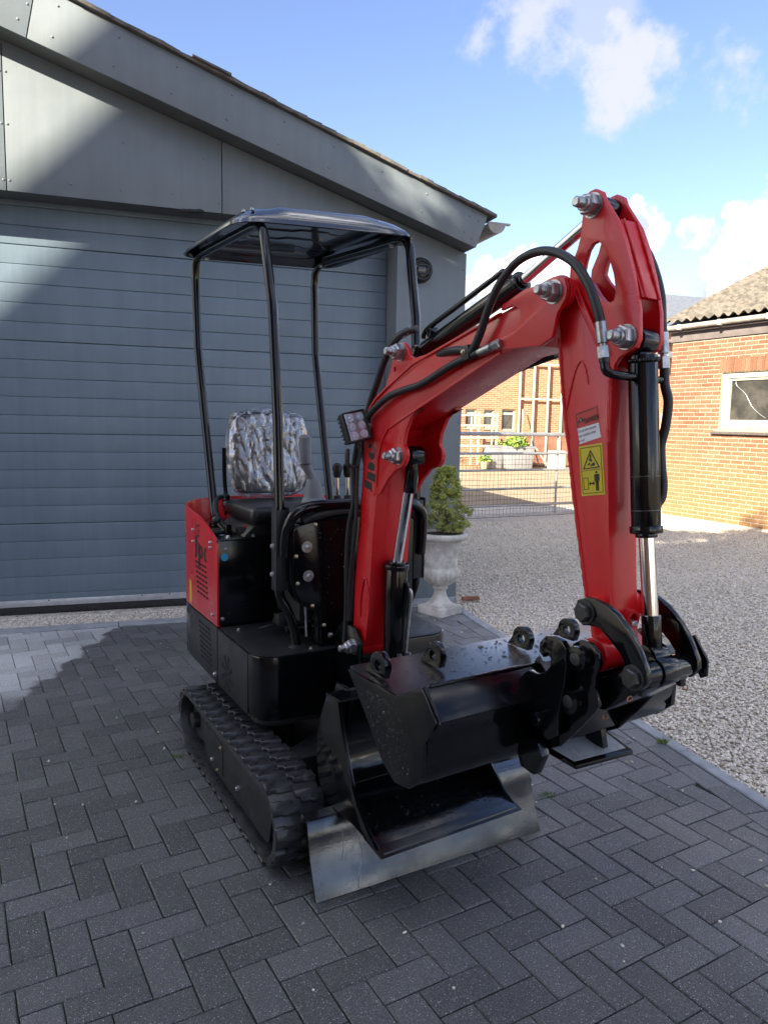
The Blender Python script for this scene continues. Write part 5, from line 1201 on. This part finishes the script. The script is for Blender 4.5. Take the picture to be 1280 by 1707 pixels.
bc, d = cylinder('boom_cylinder', (.165, .60), (.172, .985), (.262, 1.384), .041, .0185, .036, .034, .05, .13)
xp('hard_line', MB().tube([BP(.215, .90, .075), BP(.222, .885, .082), BP(.215, .80, .08), BP(.205, .70, .078), BP(.20, .62, .076)], .0075, 10, 4), 'zinc', par=bc)
xp('hard_line', MB().tube([BP(.20, .93, .062), BP(.218, .915, .068), BP(.212, .82, .062), BP(.205, .68, .06)], .0085, 10, 4), 'black', par=bc)
for o_ in (.045, .085): xp('fitting', MB().lathe([(.012, 0), (.013, .004), (.013, .022), (.010, .026), (.010, .04)], BP(.21, .625, o_), (0, 0, 1), 6), 'zinc', par=bc)
kc, d = cylinder('bucket_cylinder', (1.186, 1.700), (1.231, 1.253), (1.272, .955), .034, .0185, .030, .032, .051, .10)
xp('barrel_joint', MB().lathe([(.0346, 0), (.0346, .0025)], BP(1.218, 1.383, .051), d, 28).lathe([(.0346, 0), (.0346, .0025)], BP(1.226, 1.303, .051), d, 28), 'dark_metal', par=kc)
weld([BP(1.193 + .033 * math.cos(t), 1.655 + .004 * math.sin(t), .051 + .033 * math.sin(t)) for t in [k * .5 for k in range(14)]], kc, .005, 'black')
xp('eye_web', MB().prism([(1.175, 1.70), (1.19, 1.71), (1.205, 1.64), (1.182, 1.64)], SZ, .033, .069), 'black', .003, par=kc)
xp('hard_line', MB().tube([BP(1.166, 1.645, -.052), BP(1.172, 1.625, -.05), BP(1.188, 1.616, -.03), BP(1.195, 1.615, .025)], .0105, 12, 5), 'black', par=kc)
xp('hard_line', MB().tube([BP(1.195, 1.612, .08), BP(1.192, 1.612, .125), BP(1.193, 1.62, .13)], .009, 10, 3), 'black', par=kc)
# --- hoses
def hose(pts, r=.0116, m='hose', name='hydraulic_hose'): return xp(name, MB().tube([BP(*p) for p in pts], r, 12, 8), m, smooth=60)
def fitting(a, b, par, r=.0135):
    a, b = BP(*a), BP(*b); d = (b - a).normalized(); l = (b - a).length
    xp('fitting', MB().lathe([(r, 0), (r, l * .58), (r * .6, l * .6), (r * .6, l * .68)], a, d, 18).lathe([(r * 1.08, l * .68), (r * 1.08, l), (r * .8, l * 1.02)], a, d, 6), 'zinc', par=par, smooth=25)
h = hose([(.655, 1.692, -.05), (.69, 1.706, -.055), (.727, 1.748, -.06), (.761, 1.818, -.06), (.801, 1.879, -.055), (.866, 1.925, -.05), (.959, 1.931, -.05), (1.052, 1.891, -.055), (1.112, 1.826, -.058), (1.143, 1.765, -.058), (1.152, 1.735, -.056)]); fitting((1.152, 1.737, -.056), (1.166, 1.655, -.053), h)
xp('elbow', MB().tube([BP(1.165, 1.665, -.053), BP(1.166, 1.645, -.0525)], .0125, 12), 'black_sat', par=h)
h = hose([(.112, 1.495, -.045), (.128, 1.520, -.05), (.231, 1.574, -.05), (.330, 1.600, -.048), (.438, 1.618, -.048), (.574, 1.663, -.05), (.666, 1.687, -.05), (.715, 1.697, -.05)]); fitting((.715, 1.697, -.05), (.80, 1.716, -.05), h, .0125)
hose([(.655, 1.708, -.045), (.579, 1.712, -.04), (.49, 1.707, -.02), (.43, 1.70, -.004), (.395, 1.69, .02)], .012)
h = hose([(.335, 1.800, .0), (.305, 1.795, -.012), (.262, 1.772, -.03), (.20, 1.715, -.03), (.13, 1.63, -.02), (.06, 1.54, -.01), (.0, 1.42, .0), (.0, 1.30, .03), (-.01, 1.10, .04)], .013); fitting((.318, 1.800, -.006), (.282, 1.785, -.02), h, .013)
h = hose([(1.06, 1.99, .105), (1.12, 1.94, .108), (1.150, 1.89, .115), (1.172, 1.818, .124), (1.180, 1.75, .126), (1.184, 1.72, .127)]); fitting((1.184, 1.725, .127), (1.192, 1.64, .13), h)
hose([(1.193, 1.64, .13), (1.196, 1.60, .132), (1.207, 1.560, .134), (1.205, 1.50, .132), (1.199, 1.455, .128), (1.206, 1.40, .126), (1.215, 1.36, .124), (1.216, 1.325, .118), (1.208, 1.308, .100), (1.215, 1.30, .075)], .0115)
h = hose([(.02, 1.46, .17), (.3, 1.56, .165), (.6, 1.655, .165), (.80, 1.700, .165)]); fitting((.80, 1.70, .165), (.86, 1.706, .165), h, .012)
hose([(.07, 1.43, -.06), (.035, 1.33, -.055), (.030, 1.20, -.05), (.005, 1.10, -.055), (-.005, .95, -.055), (-.01, .82, -.05), (-.02, .66, -.05)], .009, name='wiring_loom'); hose([(.06, 1.40, -.05), (.045, 1.28, -.045), (.04, 1.12, -.045), (.01, .95, -.045), (-.005, .75, -.045)], .007, name='wiring_loom')
hose([(.05, 1.44, -.04), (.025, 1.2, -.038), (.01, 1.0, -.038), (-.0, .75, -.04)], .008, name='wiring_loom')
xp('hose_clamp', MB().prism([(.655, 1.675), (.685, 1.680), (.680, 1.722), (.650, 1.717)], SZ, -.066, -.031), 'black_plastic', .003); bolt(BP(.664, 1.70, -.067), -BRv, 'brass')
# --- work light
lc = BP(.10, 1.478, -.088); lf = (BFv * .97 - BRv * .12 + Vector((0, 0, .24))).normalized(); lu = Vector((0, 0, 1)) - lf * lf.z; lu.normalize(); lu = (lu + BRv * -.22).normalized(); lu = (lu - lf * lu.dot(lf)).normalized(); lr = lf.cross(lu) * -1
LM = lambda x, y, z: lc + lr * x + lu * y + lf * z
wl_ = xp('work_light', MB().prism([(-.043, -.054), (.043, -.054), (.043, .054), (-.043, .054)], lambda a, b, t: LM(a, b, t), -.03, .012), 'black_sat', .005)
mb = MB()
for i in range(7): mb.prism([(-.040, -.048 + i * .015), (.040, -.048 + i * .015), (.040, -.043 + i * .015), (-.040, -.043 + i * .015)], lambda a, b, t: LM(a, b, t), -.045, -.028)
xp('cooling_fins', mb, 'black_sat', par=wl_)
xp('reflector', MB().prism([(-.037, -.048), (.037, -.048), (.037, .048), (-.037, .048)], lambda a, b, t: LM(a, b, t), .0121, .0135), 'lampbody', .0005, par=wl_)
for i in range(2):
    for j in range(3):
        c = LM(-.019 + i * .038, -.031 + j * .031, .0136); xp('led', MB().lathe([(.0145, 0), (.0148, .0016), (.0125, .0018), (.009, .0009), (.006, .0009), (.0055, .0028), (.001, .0035)], c, lf, 16), 'lens', par=wl_)
mb = MB()
for a, b, c_, d_ in ((-.043, -.054, .043, -.049), (-.043, .049, .043, .054), (-.043, -.049, -.038, .049), (.038, -.049, .043, .049)): mb.prism([(a, b), (c_, b), (c_, d_), (a, d_)], lambda p, q, t: LM(p, q, t), .012, .018)
xp('light_bezel', mb, 'black_sat', .001, par=wl_)
xp('light_bracket', MB().box(LM(.055, .0, -.012), (.035, .03, .03)).cyl(LM(.05, 0, -.01), LM(.085, -.005, -.01), .008), 'zinc', .003, par=wl_)
xp('light_cable', MB().tube([LM(-.005, -.054, -.01), LM(-.005, -.09, -.012), LM(-.02, -.125, -.012), LM(-.045, -.135, -.012), LM(-.062, -.12, -.012), LM(-.055, -.09, -.012), LM(-.045, -.07, -.014)], [.0045, .0045, .0045, .005, .009, .0095, .007], 8, 6), 'rubber', par=wl_)

# --- bucket linkage and quick coupler
link_ = [(1.112, 1.05), (1.118, 1.072), (1.147, 1.085), (1.173, 1.085), (1.206, 1.079), (1.243, 1.062), (1.279, 1.031), (1.309, .994), (1.333, .95), (1.335, .927), (1.318, .903), (1.292, .895), (1.270, .910), (1.263, .933), (1.271, .955), (1.252, .976), (1.22, 1.000), (1.192, 1.018), (1.165, 1.018), (1.14, 1.012), (1.118, 1.025)]
for o0, o1 in ((-.048, -.030), (.136, .154)): xp('tipping_link', MB().prism(link_, SZ, o0, o1), 'black', .004)
for s, z in ((1.146, 1.048), (1.298, .929)): bolt(BP(s, z, -.048), -BRv, 'bighex', None, .3); bolt(BP(s, z, .154), BRv, 'bighex')
xp('link_pin', MB().cyl(BP(1.298, .929, -.030), BP(1.298, .929, .136), .030, seg=24).cyl(BP(1.298, .929, .02), BP(1.298, .929, .082), .036, seg=24), 'black', .003)
cp = [(1.115, .938), (1.125, .965), (1.150, .982), (1.180, .980), (1.205, .962), (1.212, .933), (1.200, .904), (1.197, .881), (1.210, .862), (1.214, .835), (1.20, .812), (1.16, .76), (1.10, .69), (1.04, .655), (1.02, .68), (1.06, .72), (1.101, .75), (1.108, .80), (1.12, .86)]
for o0, o1 in ((-.062, -.049), (.155, .168)): xp('coupler_plate', MB().prism(cp, SZ, o0, o1), 'black', .003)
xp('push_link', MB().prism([(1.12, .86), (1.16, .875), (1.29, .955), (1.325, .94), (1.322, .905), (1.20, .81), (1.13, .80)], SZ, -.02, .122), 'black', .006)
for s, z in ((1.156, .938), (1.139, .825)):
    pn = xp('coupler_pin', MB().cyl(BP(s, z, -.088), BP(s, z, .19), .0165, seg=20), 'dark_metal', .002)
    xp('pin_collar', MB().lathe([(.031, 0), (.031, .024), (.018, .026), (.0175, .018)], BP(s, z, -.062), -BRv, 24), 'black', par=pn)
    xp('pin_collar', MB().lathe([(.031, 0), (.031, .024), (.018, .026), (.0175, .018)], BP(s, z, .168), BRv, 24), 'black', par=pn)
    for k in range(1): xp('collar_hole', MB().cyl(BP(s + .030, z + .004, -.075), BP(s + .032, z + .004, -.075), .006, seg=10), 'slot_dark', par=pn)
xp('grease_guard', MB().prism([(1.275, .985), (1.295, .998), (1.335, .945), (1.337, .905), (1.32, .895), (1.295, .935)], SZ, .172, .181), 'black', .003)
for s, z, o in ((1.288, .887, .0), (1.305, .896, .12)): xp('link_lug', MB().box(BP(s, z, o), (.018, .014, .028)), 'black_sat', .002)
M['copper'] = mat('copper_clip', (.55, .22, .13), .4, metal=.6)
for s, z, o in ((1.275, .872, -.02), (1.315, .885, .13), (1.20, .80, -.012)): xp('r_clip', MB().tube([BP(s, z, o), BP(s + .006, z - .007, o - .006), BP(s - .002, z - .010, o - .012), BP(s - .006, z - .004, o - .005), BP(s, z, o)], .0013, 6, 4), 'copper')
# coupler jaw plate, wet, with the sky's reflection painted on as pale colour
jaw = xp('jaw_plate', MB().prism([(1.000, -.035), (1.018, .205), (1.120, .20), (1.108, -.008)], lambda a, b, t: BP(a, t - (a - 1.05) * .2, b), .628, .640), 'black', .003)
xp('sky_sheen_face', MB().prism([(1.008, -.02), (1.024, .192), (1.104, .188), (1.094, .0)], lambda a, b, t: BP(a, t - (a - 1.05) * .2, b), .6403, .6409), 'sky_sheen', par=jaw)
xp('jaw_rib', MB().prism([(1.02, .638), (1.09, .638), (1.075, .70), (1.05, .71)], SZ, .115, .135), 'black', .003)
# --- wide bucket on the coupler
bs = [(.612, .806), (.669, .750), (.732, .684), (.797, .610), (.859, .575), (.924, .586), (.978, .635), (.981, .722), (1.028, .795), (.967, .862), (.85, .805)]
BK = xp('wide_bucket', MB().prism([(.607, .803), (.607, .811), (.985, .770), (.985, .762)], SZ, -.392, .552), 'wet_black', .0015)
for o0, o1 in ((-.404, -.392), (.552, .572)): xp('side_plate', MB().prism(bs, SZ, o0, o1), 'black', .0025, par=BK)
sh = [(.967, .862), (1.028, .795), (1.022, .786), (.992, .752), (.984, .72), (.980, .68), (.972, .640), (.955, .612), (.93, .593), (.90, .582), (.86, .578), (.82, .592), (.78, .63), (.70, .715), (.64, .775)]
shi = [(.963, .852), (1.017, .793), (1.012, .788), (.983, .752), (.975, .72), (.971, .683), (.963, .645), (.948, .62), (.926, .603), (.90, .592), (.862, .588), (.826, .60), (.787, .637), (.706, .722), (.645, .782)]
xp('bucket_shell', MB().prism(sh + shi[::-1], SZ, -.392, .552), 'black', .0012, par=BK, smooth=40)
weld([BP(.969, .863, -.38), BP(.969, .864, -.2), BP(.969, .863, .0)], BK, .0045, 'black'); weld([BP(.985, .720, -.393), BP(1.0, .758, -.393), BP(1.028, .797, -.394), BP(.967, .864, -.394)], BK, .004, 'black')
xp('end_stop', MB().prism([(.962, .866), (1.034, .795), (1.0, .74), (.985, .64), (1.0, .63), (1.02, .73), (1.05, .795), (.975, .885)], SZ, -.03, -.018), 'black', .002, par=BK)
lugp = lambda c, z: [(c + .040 * math.cos(t), z + .040 * math.sin(t)) for t in [math.pi * (k / 12) - .25 for k in range(15)]] + [(c - .062, .807), (c + .030, .807)]
for o in (-.357, -.171, .169, .369):
    c = .712; pts = [(c + .038 * math.cos(t), .838 + .038 * math.sin(t)) for t in [math.pi * k / 12 - .5 for k in range(15)]]
    pts = [p for p in pts if p[0] > c - .05] + [(c - .060, .8075), (c + .030, .8075)]
    xp('bucket_lug', MB().prism(pts, SZ, o - .011, o + .011, holes=[[(c + .0155 * math.cos(-t), .838 + .0155 * math.sin(-t)) for t in [k * math.pi / 6 for k in range(12)]]]), 'black', .0025, par=BK)
hk = [(1.039, .925), (1.040, .950), (1.060, .972), (1.089, .978), (1.115, .972), (1.131, .955), (1.133, .919), (1.130, .865), (1.123, .824), (1.115, .79), (1.109, .725), (1.083, .705), (1.03, .73), (1.00, .76), (1.02, .80), (.985, .83), (.985, .850), (1.005, .866), (1.038, .866), (1.060, .876), (1.080, .897), (1.080, .919), (1.068, .927), (1.056, .914)]
for o in (-.082, .172): xp('hanger_hook', MB().prism(hk, SZ, o - .009, o + .009), 'black', .003, par=BK)
xp('hook_pin', MB().cyl(BP(1.055, .755, -.115), BP(1.055, .755, -.06), .018, seg=16), 'black', .002, par=BK)
xp('bracket_foot', MB().prism([(.99, .70), (1.06, .69), (1.075, .66), (1.05, .60), (1.0, .605), (.985, .64)], SZ, -.10, -.07), 'black', .004, par=BK)
xp('backing_block', MB().prism([(.985, .64), (1.10, .70), (1.11, .90), (1.03, .84), (1.0, .78)], SZ, -.055, .16), 'black', .006, par=BK)

# ------------------------------------------------------------------ loose digging bucket lying over the blade
SB = thing('digging_bucket', 'loose black digging bucket lying open over the dozer blade', 'bucket', MO, MA)
sb = [(.303, .606), (.262, .52), (.239, .436), (.240, .36), (.255, .300), (.285, .258), (.330, .243), (.488, .244), (.628, .228), (.574, .258), (.507, .316), (.470, .37), (.446, .425), (.405, .52), (.378, .610)]
for o0, o1 in ((-.302, -.288), (.238, .252)): part('side_plate', MB().prism(sb, SZ, o0, o1), 'black', SB, .0025)
so = [(.303, .606), (.262, .52), (.239, .436), (.240, .36), (.255, .300), (.285, .258), (.330, .243), (.488, .242), (.645, .222)]
si = [(.311, .604), (.272, .518), (.249, .434), (.250, .362), (.264, .305), (.291, .267), (.332, .253), (.49, .253), (.642, .230)]
part('bucket_shell', MB().prism(so + si[::-1], SZ, -.288, .238), 'black', SB, .0015, smooth=40)
part('top_flange', MB().prism([(.298, .604), (.392, .610), (.392, .619), (.298, .614)], SZ, -.302, .252), 'black', SB, .002)
part('cutting_edge', MB().prism([(.55, .236), (.652, .219), (.655, .222), (.56, .249)], SZ, -.304, .254), 'black', SB, .001)
for o in (-.20, .16): part('bucket_ear', MB().prism([(.31, .60), (.20, .60), (.16, .52), (.18, .40), (.245, .40)], SZ, o - .008, o + .008, holes=[[(.215 + .02 * math.cos(-t), .53 + .02 * math.sin(-t)) for t in [k * math.pi / 5 for k in range(10)]]]), 'black', SB, .002)

# ------------------------------------------------------------------ rain drops on the paint
DV = np.array([(math.cos(a) * r, math.sin(a) * r, h) for r, h in ((1, 0), (.72, .42)) for a in [k * math.pi / 3 for k in range(6)]] + [(0, 0, .55)])
DF = np.array([(i, (i + 1) % 6, 6 + (i + 1) % 6) for i in range(6)] + [(i, 6 + (i + 1) % 6, 6 + i) for i in range(6)] + [(6 + i, 6 + (i + 1) % 6, 12) for i in range(6)])
def drops(par, fn, n, nrm, r0, seed=1):
    rg3 = np.random.default_rng(seed); u, w, q = basis(nrm); vv, k = [], 0
    for _ in range(n):
        p = np.array(fn(rg3.random(), rg3.random())); s = r0 * rg3.lognormal(0, .45)
        vv.append(p + s * (DV[:, :1] * np.array(u) + DV[:, 1:2] * np.array(w) + DV[:, 2:] * np.array(q)))
    f = (DF[None] + (np.arange(n) * 13)[:, None, None]).reshape(-1, 3)
    tag(link('water_drops', numpy_mesh('water_drops', np.concatenate(vv), f, 'drop', smooth=True), par), kind='stuff')
drops(BK, lambda a, b: BP(.62 + a * .34, .8098 - .1085 * .34 * a, -.38 + .86 * b), 620, (0, 0, 1), .0020, 1)
sbn = -BRv
def on_poly(poly, o):
    from mathutils.geometry import intersect_point_tri_2d
    xs_ = [p[0] for p in poly]; ys_ = [p[1] for p in poly]
    def inside(x, y):
        c = False; n_ = len(poly)
        for i in range(n_):
            (x1, y1), (x2, y2) = poly[i], poly[i - 1]
            if (y1 > y) != (y2 > y) and x < (x2 - x1) * (y - y1) / (y2 - y1) + x1: c = not c
        return c
    st = random.Random(4)
    def f(a, b):
        for _ in range(60):
            x, y = min(xs_) + a * (max(xs_) - min(xs_)), min(ys_) + b * (max(ys_) - min(ys_))
            if inside(x, y): return BP(x, y, o)
            a, b = st.random(), st.random()
        return BP(poly[0][0], poly[0][1], o)
    return f
drops(BK, on_poly([(.66, .77), (.79, .63), (.86, .59), (.92, .60), (.93, .70), (.86, .79)], -.4042), 260, sbn, .0014, 2)
drops(SB, lambda a, b: BP(.31 + a * .30, .2545 - .02 * max(0, a - .55), -.27 + b * .49), 420, (0, 0, 1), .0019, 3)
drops(con, lambda a, b: W(-.24 + a * .24, .4123, .68 + b * .40), 170, FV, .0014, 4)
drops(body, lambda a, b: W(-.28 + a * .60, .4555, .37 + b * .23), 130, FV, .0014, 5)
drops(body, lambda a, b: W(.28 + a * .15, -.1 + b * .50, .6168), 150, (0, 0, 1), .0020, 6)
drops(box, lambda a, b: W(-.35 + a * .35, -.0355, .64 + b * .32), 90, FV, .0014, 7)
drops(jaw, lambda a, b: BP(1.01 + a * .09, .6408 + .008 - a * .018, .0 + .19 * b), 120, (0, 0, 1), .0016, 8)
